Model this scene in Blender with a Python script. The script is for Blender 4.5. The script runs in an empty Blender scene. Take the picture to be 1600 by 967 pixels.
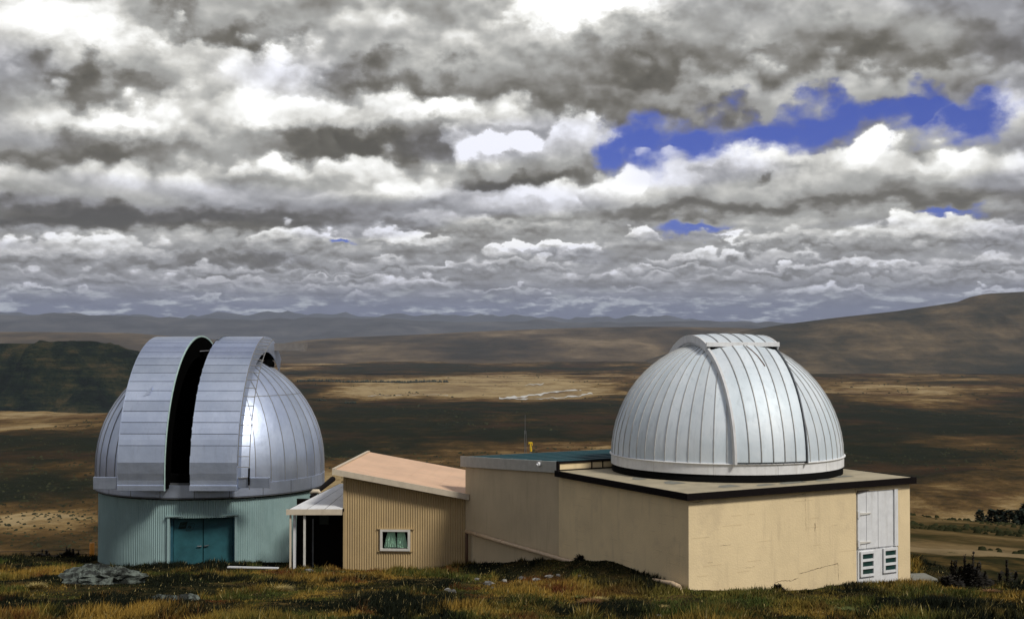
import bpy, bmesh, math, random
import numpy as np
from mathutils import Vector, Matrix
R_ = math.radians
random.seed(7); rng = np.random.default_rng(7)
scene = bpy.context.scene
col = scene.collection
# ------------------------------------------------------------------ camera
F = 2020.0; W0, H0 = 1600.0, 967.0; HOR = 525.0
PITCH = math.atan((HOR - H0/2)/F)
cam = bpy.data.cameras.new('camera'); camo = bpy.data.objects.new('camera', cam); col.objects.link(camo)
cam.sensor_width = 36; cam.lens = 36*F/W0; cam.clip_start = 0.1; cam.clip_end = 200000
camo.location = (0, 0, 0); camo.rotation_euler = (R_(90)+PITCH, 0, 0)
scene.camera = camo
scene.render.resolution_x = 1024; scene.render.resolution_y = 618
scene.view_settings.view_transform = 'Standard'; scene.view_settings.look = 'None'
scene.view_settings.exposure = 0.36; scene.view_settings.gamma = 1.0
scene.render.engine = 'CYCLES'

def ray(px, py):
    a = (px-W0/2)/F; b = (H0/2-py)/F
    return Vector((a, math.cos(PITCH)-b*math.sin(PITCH), math.sin(PITCH)+b*math.cos(PITCH)))
def at(px, py, Y):
    d = ray(px, py); return d*(Y/d.y)

# ------------------------------------------------------------------ sun
SUN = Vector((.50, -.51, .70)).normalized()
sl = bpy.data.lights.new('sun', 'SUN'); sl.energy = 2.2; sl.angle = R_(11.0); sl.color = (1.0, .95, .86)
so = bpy.data.objects.new('sun', sl); col.objects.link(so)
so.rotation_euler = SUN.to_track_quat('Z', 'Y').to_euler()
so.location = (20, -20, 40)

# ------------------------------------------------------------------ sky
class NG:
    """tiny helper to write node expressions"""
    def __init__(s, tree): s.t = tree
    def _in(s, n, i, v):
        if v is None: return
        if isinstance(v, bpy.types.NodeSocket): s.t.links.new(v, n.inputs[i])
        else: n.inputs[i].default_value = v
    def m(s, op, a, b=None, c=None, clamp=False):
        n = s.t.nodes.new('ShaderNodeMath'); n.operation = op; n.use_clamp = clamp
        s._in(n, 0, a); s._in(n, 1, b); s._in(n, 2, c); return n.outputs[0]
    def vm(s, op, a, b=None, c=None):
        n = s.t.nodes.new('ShaderNodeVectorMath'); n.operation = op
        s._in(n, 0, a); s._in(n, 1, b); s._in(n, 2, c)
        return n.outputs['Value'] if op in ('LENGTH', 'DOT_PRODUCT') else n.outputs[0]
    def xyz(s, x, y, z=0.0):
        n = s.t.nodes.new('ShaderNodeCombineXYZ'); s._in(n, 0, x); s._in(n, 1, y); s._in(n, 2, z); return n.outputs[0]
    def sep(s, v):
        n = s.t.nodes.new('ShaderNodeSeparateXYZ'); s._in(n, 0, v); return n.outputs
    def noise(s, vec, scale, detail=5, rough=.55, dist=0.0, color=False, dim='3D'):
        n = s.t.nodes.new('ShaderNodeTexNoise'); n.noise_dimensions = dim; s._in(n, 'Vector', vec); s._in(n, 'Scale', scale)
        n.inputs['Detail'].default_value = detail; n.inputs['Roughness'].default_value = rough
        n.inputs['Distortion'].default_value = dist
        return n.outputs['Color'] if color else n.outputs['Fac']
    def ss(s, v, a, b, lo=0.0, hi=1.0, smooth=True):
        n = s.t.nodes.new('ShaderNodeMapRange'); n.interpolation_type = 'SMOOTHSTEP' if smooth else 'LINEAR'
        for i, x in enumerate((v, a, b, lo, hi)): s._in(n, i, x)
        return n.outputs[0]
    def mix(s, f, a, b, mode='MIX'):
        n = s.t.nodes.new('ShaderNodeMix'); n.data_type = 'RGBA'; n.blend_type = mode
        s._in(n, 0, f)
        for i, v in ((6, a), (7, b)):
            if not isinstance(v, bpy.types.NodeSocket) and len(v) == 3: v = (*v, 1)
            s._in(n, i, v)
        return n.outputs[2]
    def ramp(s, f, stops, interp='LINEAR'):
        n = s.t.nodes.new('ShaderNodeValToRGB'); s._in(n, 0, f); e = n.color_ramp.elements
        n.color_ramp.interpolation = interp
        while len(e) < len(stops): e.new(0.5)
        for el, (p, c) in zip(e, stops): el.position = p; el.color = (*c, 1) if len(c) == 3 else c
        return n.outputs[0]
def srgb(r, g, b):
    return tuple((c/255/12.92) if c/255 <= .04045 else ((c/255+.055)/1.055)**2.4 for c in (r, g, b))

world = bpy.data.worlds.new('World'); scene.world = world; world.use_nodes = True
wt = world.node_tree; wt.nodes.clear(); g = NG(wt)
tc = wt.nodes.new('ShaderNodeTexCoord').outputs['Generated']
dx, dy, dz = g.sep(tc)
zz = g.m('MAXIMUM', dz, 0.0)
U = g.m('MULTIPLY', g.m('ARCTAN2', dx, dy), F)
V = g.m('MULTIPLY', g.m('ARCSINE', dz), F)
def plane(zs):
    k = g.m('DIVIDE', 1.0, g.m('ADD', zs, 0.075))
    return g.xyz(g.m('MULTIPLY', dx, k), g.m('MULTIPLY', dy, k), g.m('MULTIPLY', zs, 3.0))
P = plane(zz)
depth = g.m('ADD', zz, 0.05)                        # grows with height above the horizon
size = g.ss(zz, 0.0, 0.20, 0.12, 1.0, smooth=False)
hi = g.ss(zz, 0.05, 0.13)
isoA = g.xyz(g.m('DIVIDE', U, 210.0), g.m('DIVIDE', V, 150.0), 3.3)
isoB = g.xyz(g.m('DIVIDE', U, 84.0), g.m('DIVIDE', V, 46.0), 5.1)
def iso_noise(sc, det, rough, up=0.0, color=False):
    va = g.vm('ADD', isoA, (0, up, 0)) if up else isoA
    vb = g.vm('ADD', isoB, (0, up, 0)) if up else isoB
    na = g.noise(va, sc, det, rough, color=color, dim='2D'); nb = g.noise(vb, sc, det, rough, color=color, dim='2D')
    if color: return g.mix(hi, nb, na)
    return g.m('ADD', g.m('MULTIPLY', hi, na), g.m('MULTIPLY', g.m('SUBTRACT', 1.0, hi), nb))
w2 = g.sep(g.vm('SUBTRACT', iso_noise(2.4, 6, .62, color=True), (.5, .5, .5)))
w3 = g.sep(g.vm('SUBTRACT', iso_noise(.8, 1, .5, color=True), (.5, .5, .5)))
def voro(vec, sc):
    n = wt.nodes.new('ShaderNodeTexVoronoi'); n.voronoi_dimensions = '2D'; n.feature = 'SMOOTH_F1'; g._in(n, 'Vector', vec); n.inputs['Scale'].default_value = sc
    n.inputs['Detail'].default_value = 1.6; n.inputs['Roughness'].default_value = .5; n.inputs['Smoothness'].default_value = .35; return n.outputs['Distance']
vsrc = g.vm('ADD', isoA, g.xyz(g.m('MULTIPLY', w2[0], .22), g.m('MULTIPLY', w2[1], .22), 0.0))
vsrb = g.vm('ADD', isoB, g.xyz(g.m('MULTIPLY', w2[0], .22), g.m('MULTIPLY', w2[1], .22), 0.0))
puff = g.m('SUBTRACT', .49, g.m('ADD', g.m('MULTIPLY', hi, voro(vsrc, 2.7)), g.m('MULTIPLY', g.m('SUBTRACT', 1.0, hi), voro(vsrb, 2.1))))
wu = g.m('MULTIPLY', g.m('ADD', g.m('MULTIPLY', w3[0], 150.0), g.m('MULTIPLY', w2[0], 130.0)), size)
wv = g.m('MULTIPLY', g.m('ADD', g.m('MULTIPLY', w3[1], 60.0), g.m('MULTIPLY_ADD', w2[1], 80.0, g.m('MULTIPLY', puff, -55.0))), size)
qu = g.m('ADD', U, wu); qv = g.m('ADD', V, wv)

def uv_of(px, py):
    d = ray(px, py).normalized(); return math.atan2(d.x, d.y)*F, math.asin(d.z)*F
def ell(px, py, rx, ry, prev):      # prev rides along in z (no weight) so that the nodes are evaluated one after another
    u, v = uv_of(px, py)
    return g.vm('MULTIPLY_ADD', g.xyz(qu, qv, prev), (1/rx, 1/ry, 1e-6), (-u/rx, -v/ry, 0))
def blob(px, py, rx, ry, soft, prev):
    """1 at the middle of an ellipse of sky, falling smoothly to 0 at its edge"""
    q = ell(px, py, rx, ry, prev)
    return g.ss(g.vm('LENGTH', q), 1.35, soft)
BR = [  # x, y, rx, ry, amount of light (+ sunlit tops, - shaded undersides)
 (110,20,170,55,.14),(395,112,125,62,.18),(490,165,170,40,.10),(210,187,75,32,.24),(350,160,90,50,.10),
 (755,222,52,36,.30),(905,14,95,50,.35),(720,172,140,20,.14),
 (455,268,110,24,.16),(640,285,130,22,.14),(1270,132,130,26,.18),(1185,55,50,20,.14),(1570,70,110,40,.10),
 (850,377,80,6,.40),(1130,367,26,5,.35),(150,460,26,6,.22),(750,478,22,8,.22),(870,475,70,4,.30),
 (130,115,110,26,-.22),(335,38,115,38,-.22),(625,105,125,42,-.22),(540,224,120,24,-.30),(105,225,130,36,-.24),
 (180,335,330,18,-.28),(520,345,190,12,-.12),(380,398,110,10,-.22),(970,122,120,52,-.16),(1130,165,150,22,-.16),
 (1450,60,230,36,-.10),(800,274,80,14,-.24),(1080,324,170,14,-.20),(1380,317,220,10,-.16),(1180,272,24,11,-.35),
]
# cumulus heads, far and low ones first: x, y, rx, ry, shade at the base, light at the top, softness
CU = [
 (330,443,120,11,.44,.78,.25),(150,432,120,11,.42,.76,.25),(650,440,58,11,.5,.97,.2),(950,432,110,11,.46,.80,.3),(1180,436,120,9,.44,.68,.3),
 (1420,436,140,9,.42,.64,.3),(560,412,120,13,.42,.76,.25),(800,410,95,13,.42,.82,.25),(1350,415,85,15,.42,.95,.2),(1560,405,90,14,.42,.82,.2),
 (1220,400,80,14,.42,.82,.2),(1095,398,90,16,.44,.93,.15),(850,388,95,16,.5,.96,.12),(130,392,165,30,.34,.92,.15),(380,400,115,18,.34,.60,.2),
 (470,372,80,24,.42,1.0,.12),(640,375,72,17,.44,.95,.15),(1000,363,27,17,.5,.98,.12),(1240,370,110,16,.40,.76,.2),(1450,360,125,24,.40,.93,.15),
 (1580,365,70,18,.42,.85,.2),(730,345,150,20,.42,.85,.3),
 (60,305,210,56,.32,.74,.4),(330,312,270,46,.34,.80,.4),(640,302,190,44,.42,.92,.3),(470,268,130,34,.48,.97,.3),(870,318,130,30,.42,.98,.2),
 (1560,278,150,60,.34,.95,.14),(1400,276,160,62,.34,.96,.12),(1230,280,150,66,.33,1.0,.10),(1060,290,150,66,.33,1.0,.08),(1130,262,70,30,.66,1.06,.10),(1300,256,80,30,.62,1.02,.12),(1440,262,80,28,.60,.98,.14),(950,290,62,38,.62,1.1,.10),
 (875,228,95,56,.38,.98,.18),(755,226,54,44,.72,1.12,.10),(810,266,90,24,.32,.56,.3),
 (90,205,150,62,.33,.72,.5),(260,205,230,62,.40,.90,.4),(550,185,200,60,.32,.92,.35),(720,175,120,40,.45,.9,.3),
 (425,122,150,80,.68,1.12,.25),(130,60,260,95,.5,.96,.5),(345,28,135,52,.38,.60,.6),(640,85,180,66,.34,.80,.5),
 (1560,190,95,48,.52,.86,.5),(960,110,190,74,.34,.66,.4),(1220,118,250,62,.36,.74,.3),(1400,45,420,66,.40,.66,.5),(905,10,120,52,.62,1.08,.6),(1500,25,300,60,.40,.58,.6),(1000,70,150,50,.36,.50,.7),
]
rc = random.Random(21)
low_rows = []
for yr, n_, rx_, ry_, lo_, hi__ in ((466,9,55,6,.48,.72),(452,9,62,7,.46,.80),(434,8,75,9,.44,.84),(420,7,80,11,.42,.84)):
    for i in range(n_):
        low_rows.append((1700*(i+rc.uniform(.1,.9))/n_-60, yr+rc.uniform(-4,4), rx_*rc.uniform(.5,1.3), ry_*rc.uniform(.8,1.3), lo_, hi__*rc.uniform(.88,1.12), .18))
CU = low_rows+CU
base = g.ss(V, 0, 120, .50, .58)
L = g.m('MULTIPLY_ADD', g.m('SUBTRACT', g.noise(P, 2.0, 4, .54), .5), .62, base)
for (a, b, rx, ry, lo, top, sf) in CU:
    q = ell(a, b, rx, ry, L)
    al = g.ss(g.vm('LENGTH', q), 1.0+sf, 1.0-sf*.9)
    al = g.m('MULTIPLY', al, g.ss(g.sep(q)[1], -.95, -.35))
    sh = g.ss(g.sep(q)[1], -.75, .55, lo, top)
    d_ = g.m('SUBTRACT', sh, L)
    L = g.m('MULTIPLY_ADD', d_, al, L)
for (a, b, rx, ry, am) in BR:
    L = g.m('MULTIPLY_ADD', blob(a, b, rx, ry, .1, L), am, L)
# relief: the cloud field compared with itself a little higher up: tops catch the sun, undersides do not
r1 = g.m('SUBTRACT', iso_noise(1.5, 4, .5), iso_noise(1.5, 4, .5, up=.14))
L = g.m('MULTIPLY_ADD', r1, g.ss(V, 40, 260, .55, 1.0), L)
L = g.m('MULTIPLY_ADD', g.m('SUBTRACT', iso_noise(3.2, 5, .5), .5), .14, L)
L = g.m('MULTIPLY_ADD', puff, g.ss(L, .48, .85, .03, .30), g.m('ADD', L, .02))
cloud = g.ramp(L, [(0.10, srgb(73,70,62)), (.30, srgb(93,90,82)), (.45, srgb(121,119,114)), (.60, srgb(153,153,150)), (.78, srgb(198,197,192)), (.94, srgb(236,236,233)), (1.0, srgb(250,250,248))])
vio = g.ss(g.noise(P, 1.1, 1, .5), .48, .66)
cloud = g.mix(g.m('MAXIMUM', g.m('MULTIPLY', vio, .45), g.ss(V, 190, 60, 0.0, .55)), cloud, srgb(205,208,238), 'MULTIPLY')
# clear gaps
GAPS = [(985,208,100,68),(1100,205,140,58),(1230,192,140,54),(1330,172,140,52),(1430,158,130,50),(1520,170,90,52),(940,222,60,50),
        (1085,351,70,14),(540,374,22,7),(1490,331,60,9)]
G = 0.0
for (a, b, rx, ry) in GAPS: G = g.m('MAXIMUM', G, blob(a, b, rx, ry, 0.1, G))
G = g.m('MULTIPLY_ADD', g.m('SUBTRACT', iso_noise(3.2, 5, .6), .5), .8, G)
gap = g.m('MULTIPLY', g.ss(G, .20, .95), g.ss(L, 1.25, .95))
thin = g.ss(zz, 0.26, 0.45)
gap = g.m('MAXIMUM', gap, g.m('MULTIPLY', thin, g.ss(g.noise(P, 1.4, 4, .6), .52, .62)))
sky = wt.nodes.new('ShaderNodeTexSky'); sky.sky_type = 'NISHITA'; sky.sun_disc = False
sky.sun_elevation = math.asin(SUN.z); sky.sun_rotation = math.atan2(SUN.x, SUN.y); sky.altitude = 1000
blue = g.mix(1.0, sky.outputs[0], (.17, .21, .64), 'MULTIPLY')
# hazy slate blue air low over the horizon with thin bright bars
low = g.ss(V, 92.0, 34.0)
lowc = g.mix(g.ss(g.m('ADD', g.noise(g.xyz(g.m('DIVIDE', U, 60.0), g.m('DIVIDE', g.m('MAXIMUM', V, 0.0), 15.0), 1.0), 1.0, 4, .6), g.m('MULTIPLY', g.m('SUBTRACT', L, .6), .3)), .47, .66),
             srgb(84,94,128), srgb(186,194,206))
cloud = g.mix(g.m('MULTIPLY', low, .85), cloud, lowc)
bg1 = wt.nodes.new('ShaderNodeBackground'); wt.links.new(blue, bg1.inputs[0]); bg1.inputs[1].default_value = 0.10
bg2 = wt.nodes.new('ShaderNodeBackground'); wt.links.new(cloud, bg2.inputs[0]); bg2.inputs[1].default_value = 1.0
ms = wt.nodes.new('ShaderNodeMixShader'); wt.links.new(gap, ms.inputs[0]); wt.links.new(bg2.outputs[0], ms.inputs[1]); wt.links.new(bg1.outputs[0], ms.inputs[2])
wo = wt.nodes.new('ShaderNodeOutputWorld'); wt.links.new(ms.outputs[0], wo.inputs[0])
world.cycles.sampling_method = 'MANUAL'; world.cycles.sample_map_resolution = 512

# ------------------------------------------------------------------ helpers
def tag(o, label=None, cat=None, group=None, kind=None):
    if label: o['label'] = label
    if cat: o['category'] = cat
    if group: o['group'] = group
    if kind: o['kind'] = kind
    return o
def link(name, me, mat=None, parent=None):
    o = bpy.data.objects.new(name, me); col.objects.link(o)
    if mat is not None and len(me.materials) == 0: me.materials.append(mat)
    if parent is not None: o.parent = parent
    return o
def empty(name, loc=(0, 0, 0), rz=0.0, parent=None):
    o = bpy.data.objects.new(name, None); col.objects.link(o); o.location = loc; o.rotation_euler = (0, 0, rz)
    o.empty_display_size = .3
    if parent is not None: o.parent = parent
    return o
class MB:
    """collects shapes and links them as one mesh"""
    def __init__(s): s.v = []; s.f = []
    def add(s, vs, fs):
        n = len(s.v); s.v += [tuple(v) for v in vs]; s.f += [tuple(i+n for i in f) for f in fs]; return s
    def box(s, x0, x1, y0, y1, z0, z1, M=None):
        vs = [Vector((x, y, z)) for z in (z0, z1) for y in (y0, y1) for x in (x0, x1)]
        if M is not None: vs = [M @ v for v in vs]
        return s.add(vs, [(0,2,3,1),(4,5,7,6),(0,1,5,4),(2,6,7,3),(0,4,6,2),(1,3,7,5)])
    def hexa(s, p):   # 8 corners: bottom 4 then top 4, counter-clockwise
        return s.add(p, [(3,2,1,0),(4,5,6,7),(0,1,5,4),(1,2,6,5),(2,3,7,6),(3,0,4,7)])
    def tube(s, pts, r, n=8, caps=True):
        pts = [Vector(p) for p in pts]; rs = r if isinstance(r, (list, tuple)) else [r]*len(pts)
        rings = []
        for i, p in enumerate(pts):
            d = (pts[min(i+1, len(pts)-1)]-pts[max(i-1, 0)]).normalized()
            a = d.cross(Vector((0, 0, 1)) if abs(d.z) < .95 else Vector((1, 0, 0))).normalized(); b = d.cross(a)
            rings.append([p+(a*math.cos(2*math.pi*k/n)+b*math.sin(2*math.pi*k/n))*rs[i] for k in range(n)])
        vs = [v for r_ in rings for v in r_]; fs = []
        for i in range(len(pts)-1):
            for k in range(n): fs.append((i*n+k, i*n+(k+1) % n, (i+1)*n+(k+1) % n, (i+1)*n+k))
        if caps: fs += [tuple(reversed(range(n))), tuple((len(pts)-1)*n+k for k in range(n))]
        return s.add(vs, fs)
    def lathe(s, prof, n=96, a0=0.0, a1=2*math.pi):
        full = abs(a1-a0-2*math.pi) < 1e-6; m = n if full else n+1
        vs = []
        for k in range(m):
            a = a0+(a1-a0)*k/n
            for (r, z) in prof: vs.append((r*math.cos(a), r*math.sin(a), z))
        q = len(prof); fs = []
        for k in range(n):
            k2 = (k+1) % m
            for j in range(q-1): fs.append((k*q+j, k2*q+j, k2*q+j+1, k*q+j+1))
        return s.add(vs, fs)
    def mesh(s, name, smooth=False):
        me = bpy.data.meshes.new(name); me.from_pydata(s.v, [], s.f); me.validate(); me.update()
        if smooth: me.shade_smooth()
        return me
    def build(s, name, mat, parent=None, smooth=False, bevel=0.0):
        o = link(name, s.mesh(name, smooth), mat, parent)
        if bevel:
            b = o.modifiers.new('bevel', 'BEVEL'); b.width = bevel; b.segments = 2; b.limit_method = 'ANGLE'
        return o

# lattice noise for shaping terrain
_T = rng.random((256, 256))
def vnoise(x, y):
    xi = np.floor(x).astype(int); yi = np.floor(y).astype(int); fx = x-xi; fy = y-yi
    fx = fx*fx*(3-2*fx); fy = fy*fy*(3-2*fy)
    a = _T[xi & 255, yi & 255]; b = _T[(xi+1) & 255, yi & 255]; c = _T[xi & 255, (yi+1) & 255]; d = _T[(xi+1) & 255, (yi+1) & 255]
    return (a*(1-fx)+b*fx)*(1-fy)+(c*(1-fx)+d*fx)*fy-.5
def fbm(x, y, o=5, r=.5):
    s = 0; a = 1.0
    for i in range(o): s = s+a*vnoise(x+17.3*i, y-9.1*i); x = x*2.03; y = y*2.03; a *= r
    return s
def sst(x, a, b):
    t = np.clip((x-a)/(b-a), 0, 1); return t*t*(3-2*t)

# ------------------------------------------------------------------ materials
def mat(name, color, rough=.7, metal=0.0, var=.12, vscale=6.0, bump=.0, bscale=40.0, spec=.4, dirt=None, streak=None):
    m = bpy.data.materials.new(name); m.use_nodes = True; t = m.node_tree; q = NG(t)
    b = t.nodes['Principled BSDF']; geo = t.nodes.new('ShaderNodeNewGeometry').outputs['Position']
    n = q.noise(geo, vscale, 5, .6)
    lo = tuple(c*(1-var) for c in color); hi_ = tuple(min(1, c*(1+var)) for c in color)
    c = q.mix(q.ss(n, .3, .7), lo, hi_)
    if streak:      # vertical run marks: colour, amount
        n2 = q.noise(q.vm('MULTIPLY', geo, (3.0, 3.0, .35)), 2.2, 6, .65)
        c = q.mix(q.m('MULTIPLY', q.ss(n2, .50, .72), streak[1]), c, streak[0])
    if dirt:
        n3 = q.noise(geo, 1.3, 7, .68)
        c = q.mix(q.m('MULTIPLY', q.ss(n3, .52, .70), dirt[1]), c, dirt[0])
    t.links.new(c, b.inputs['Base Color'])
    b.inputs['Roughness'].default_value = rough; b.inputs['Metallic'].default_value = metal
    b.inputs['Specular IOR Level'].default_value = spec
    q_r = q.m('ADD', q.m('MULTIPLY', n, .16), rough-.08); t.links.new(q_r, b.inputs['Roughness'])
    if bump:
        bn = t.nodes.new('ShaderNodeBump'); bn.inputs['Strength'].default_value = bump; bn.inputs['Distance'].default_value = .01
        t.links.new(q.noise(geo, bscale, 4, .6), bn.inputs['Height']); t.links.new(bn.outputs[0], b.inputs['Normal'])
    return m
def metal_skin(name, c1, c2, rough, metal):
    """painted aluminium sheet: slight oil-canning, faint staining"""
    m = bpy.data.materials.new(name); m.use_nodes = True; t = m.node_tree; q = NG(t)
    b = t.nodes['Principled BSDF']; geo = t.nodes.new('ShaderNodeNewGeometry').outputs['Position']
    n = q.noise(geo, .9, 5, .6); n2 = q.noise(q.vm('MULTIPLY', geo, (4.0, 4.0, .5)), 2.0, 5, .65)
    c = q.mix(q.ss(n, .35, .65), c1, c2)
    c = q.mix(q.m('MULTIPLY', q.ss(n2, .50, .75), .35), c, tuple(x*.62 for x in c1))
    rnd = t.nodes.new('ShaderNodeObjectInfo').outputs['Random']; k = q.m('MULTIPLY_ADD', rnd, .15, .90)
    c = q.vm('MULTIPLY', c, q.xyz(k, k, k))
    t.links.new(c, b.inputs['Base Color']); b.inputs['Metallic'].default_value = metal
    t.links.new(q.m('ADD', q.m('MULTIPLY', rnd, .08), q.m('ADD', q.m('MULTIPLY', n2, .22), rough-.15)), b.inputs['Roughness'])
    bn = t.nodes.new('ShaderNodeBump'); bn.inputs['Strength'].default_value = .35; bn.inputs['Distance'].default_value = .03
    t.links.new(q.noise(geo, 2.3, 3, .5), bn.inputs['Height']); t.links.new(bn.outputs[0], b.inputs['Normal'])
    return m
M = {
 'alu_left': metal_skin('aluminium_lilac', (.53,.61,.78), (.63,.71,.88), .40, .85),
 'alu_right': metal_skin('aluminium_pale', (.63,.71,.77), (.73,.79,.84), .60, .25),
 'alu_dark': mat('aluminium_dark', (.16,.17,.18), .5, .5),
 'white': mat('white_paint', (.72,.73,.74), .5, var=.06, streak=((.42,.40,.36), .35)),
 'offwhite': mat('offwhite_paint', (.62,.60,.55), .55, var=.08, streak=((.36,.33,.28), .4)),
 'seam': mat('seam_metal', (.26,.26,.26), .5, .5),
 'black': mat('black_rubber', (.005,.005,.005), .9, spec=.05),
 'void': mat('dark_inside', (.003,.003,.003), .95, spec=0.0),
 'green_edge': mat('green_edge_strip', (.40,.55,.52), .5),
 'corr_green': mat('corrugated_grey_green', (.28,.40,.40), .5, .1, var=.10, vscale=1.2, streak=((.20,.30,.30), .6)),
 'teal': mat('teal_door_paint', (.020,.095,.115), .55, var=.2, vscale=2.5, bump=.3, dirt=((.016,.06,.08), .7)),
 'teal_dark': mat('teal_frame_paint', (.02,.085,.12), .5),
 'ink': mat('black_marker', (.008,.02,.015), .8),
 'annexe': mat('tan_corrugated_steel', (.45,.33,.17), .6, .0, var=.07, vscale=1.4, streak=((.38,.29,.17), .4)),
 'annexe_roof': mat('pinkish_roof_paint', (.68,.45,.30), .65, var=.07, vscale=1.0, dirt=((.56,.38,.26), .5)),
 'cream_trim': mat('cream_trim_paint', (.60,.52,.40), .55, var=.06, streak=((.4,.34,.25), .4)),
 'stucco': mat('cream_painted_masonry', (.76,.61,.37), .8, var=.06, vscale=1.1, bump=.6, bscale=28, streak=((.54,.43,.27), .45), dirt=((.58,.46,.29), .5)),
 'stucco_roof': mat('worn_membrane_roof', (.38,.33,.23), .85, var=.12, vscale=2.2, bump=.4, dirt=((.30,.27,.20), .7)),
 'bitumen': mat('dark_roof_edge', (.007,.005,.005), .8, spec=.1),
 'fascia': mat('grey_fascia_paint', (.42,.42,.38), .5, var=.08, streak=((.28,.28,.25), .5)),
 'green_roof': mat('teal_green_roof_sheet', (.014,.06,.075), .5, .0, var=.12),
 'glass': mat('window_glass', (.02,.05,.045), .08, spec=.8),
 'curtain': mat('pale_green_curtain', (.62,.72,.62), .9),
 'pipe': mat('cream_drain_pipe', (.56,.42,.28), .45),
 'rust': mat('rusty_pipe', (.10,.055,.03), .8),
 'yellow': mat('yellow_paint', (.62,.42,.02), .5), 'orange': mat('orange_paint', (.62,.24,.02), .6),
 'wood': mat('dark_weathered_wood', (.045,.035,.025), .9), 'bark': mat('bark', (.05,.035,.025), .9),
 'needle': mat('dark_needles', (.012,.022,.012), .8, var=.4, vscale=3.0),
 'leafdark': mat('dark_dry_stalk', (.022,.018,.012), .9, var=.5, vscale=8.0),
 'concrete': mat('grey_concrete', (.20,.20,.17), .9, bump=.5, dirt=((.12,.12,.10), .6)),
 'gravel_white': mat('pale_river_gravel', (.55,.54,.50), .9),
}
def rock_mat(name, a, b_):
    m = bpy.data.materials.new(name); m.use_nodes = True; t = m.node_tree; q = NG(t)
    b = t.nodes['Principled BSDF']; geo = t.nodes.new('ShaderNodeNewGeometry').outputs['Position']
    c = q.mix(q.ss(q.noise(geo, 5.0, 8, .7), .42, .62), a, b_)
    t.links.new(c, b.inputs['Base Color']); b.inputs['Roughness'].default_value = .9
    bn = t.nodes.new('ShaderNodeBump'); bn.inputs['Strength'].default_value = .9; bn.inputs['Distance'].default_value = .04
    t.links.new(q.noise(geo, 9, 6, .7), bn.inputs['Height']); t.links.new(bn.outputs[0], b.inputs['Normal'])
    return m
M['rock'] = rock_mat('lichen_rock', (.014,.017,.014), (.13,.155,.135))
M['stone'] = rock_mat('pale_stone', (.09,.09,.085), (.30,.29,.27))

# ------------------------------------------------------------------ terrain
CX, CY = 3.676, 27.0                                   # near corner of the flat-roofed building
AX = Vector((.875, .485, 0)).normalized(); BX = Vector((-.486, .874, 0)).normalized()
def hill_h(x, y):
    """the hilltop the buildings stand on, falling away to the basin 300 m below; numpy arrays, metres"""
    r = np.hypot(x, y); az = np.arctan2(x, np.maximum(y, 1e-3)); az = np.where(y <= 0, np.sign(x)*1.57, az)
    px = 800+F*np.tan(np.clip(az, -1.2, 1.2))
    yy = np.maximum(y, -30.0)
    top = -1.83-.129*yy + .10*fbm(x*.35, y*.35, 4) + .035*fbm(x*1.7+5, y*1.7, 3)
    # bank piled against the long wall
    t = (x-CX)*BX.x+(y-CY)*BX.y; a = (x-CX)*AX.x+(y-CY)*AX.y
    bump = np.interp(t, [-1.5, 0, 1.0, 3, 5.5, 8, 10.3, 12], [0, .05, .20, .52, .50, .30, .12, 0])
    top = top - .06*np.exp(-(t/1.2)**2)*sst(a, .3, 1.2) + bump*np.where(a < 0, np.exp(-(a/.9)**2), 1.0)
    crest = np.interp(px, [-600, 0, 150, 400, 1300, 1440, 1600, 2400], [50, 48, 47, 50, 52, 33, 31, 30])
    d = np.maximum(r-crest, 0)
    left = -d*.16-np.minimum(d, 60)*np.minimum(d, 60)*.0035-np.maximum(d-60, 0)*.42
    # on the right a spur carries on behind the crest before the slope drops off
    dip = np.maximum(r-31, 0); 
    spur_z = -8.8-.1144*(np.maximum(r, 34)-45)+1.1+.5*fbm(x*.03, y*.03, 4)+.2*fbm(x*.2, y*.2, 4)
    spur_z = np.where(r > 150, spur_z-(r-150)*.55-0.001*(r-150)**2*0, spur_z) - np.clip(px-1420, -400, 400)*.002*np.clip(r/150, 0, 1)
    wr = sst(px, 1180, 1400)
    behind = sst(y, 20, -20)
    z = np.where(d > 0, top+left, top)
    zr = np.where(r < 34, top, np.where(r < 50, top*(1-sst(r, 34, 50))+spur_z*sst(r, 34, 50), spur_z))
    z = z*(1-wr)+zr*wr
    far = z
    basin = -300+26*fbm(x*.0006+3, y*.0006, 5)+10*fbm(x*.004, y*.004, 4)+70*sst(r, 9000, 24000)*(1+.8*fbm(x*.0004, y*.0004, 3))
    return np.maximum(far, basin)
def ground_z(x, y):
    return float(hill_h(np.array([float(x)]), np.array([float(y)]))[0])

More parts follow.
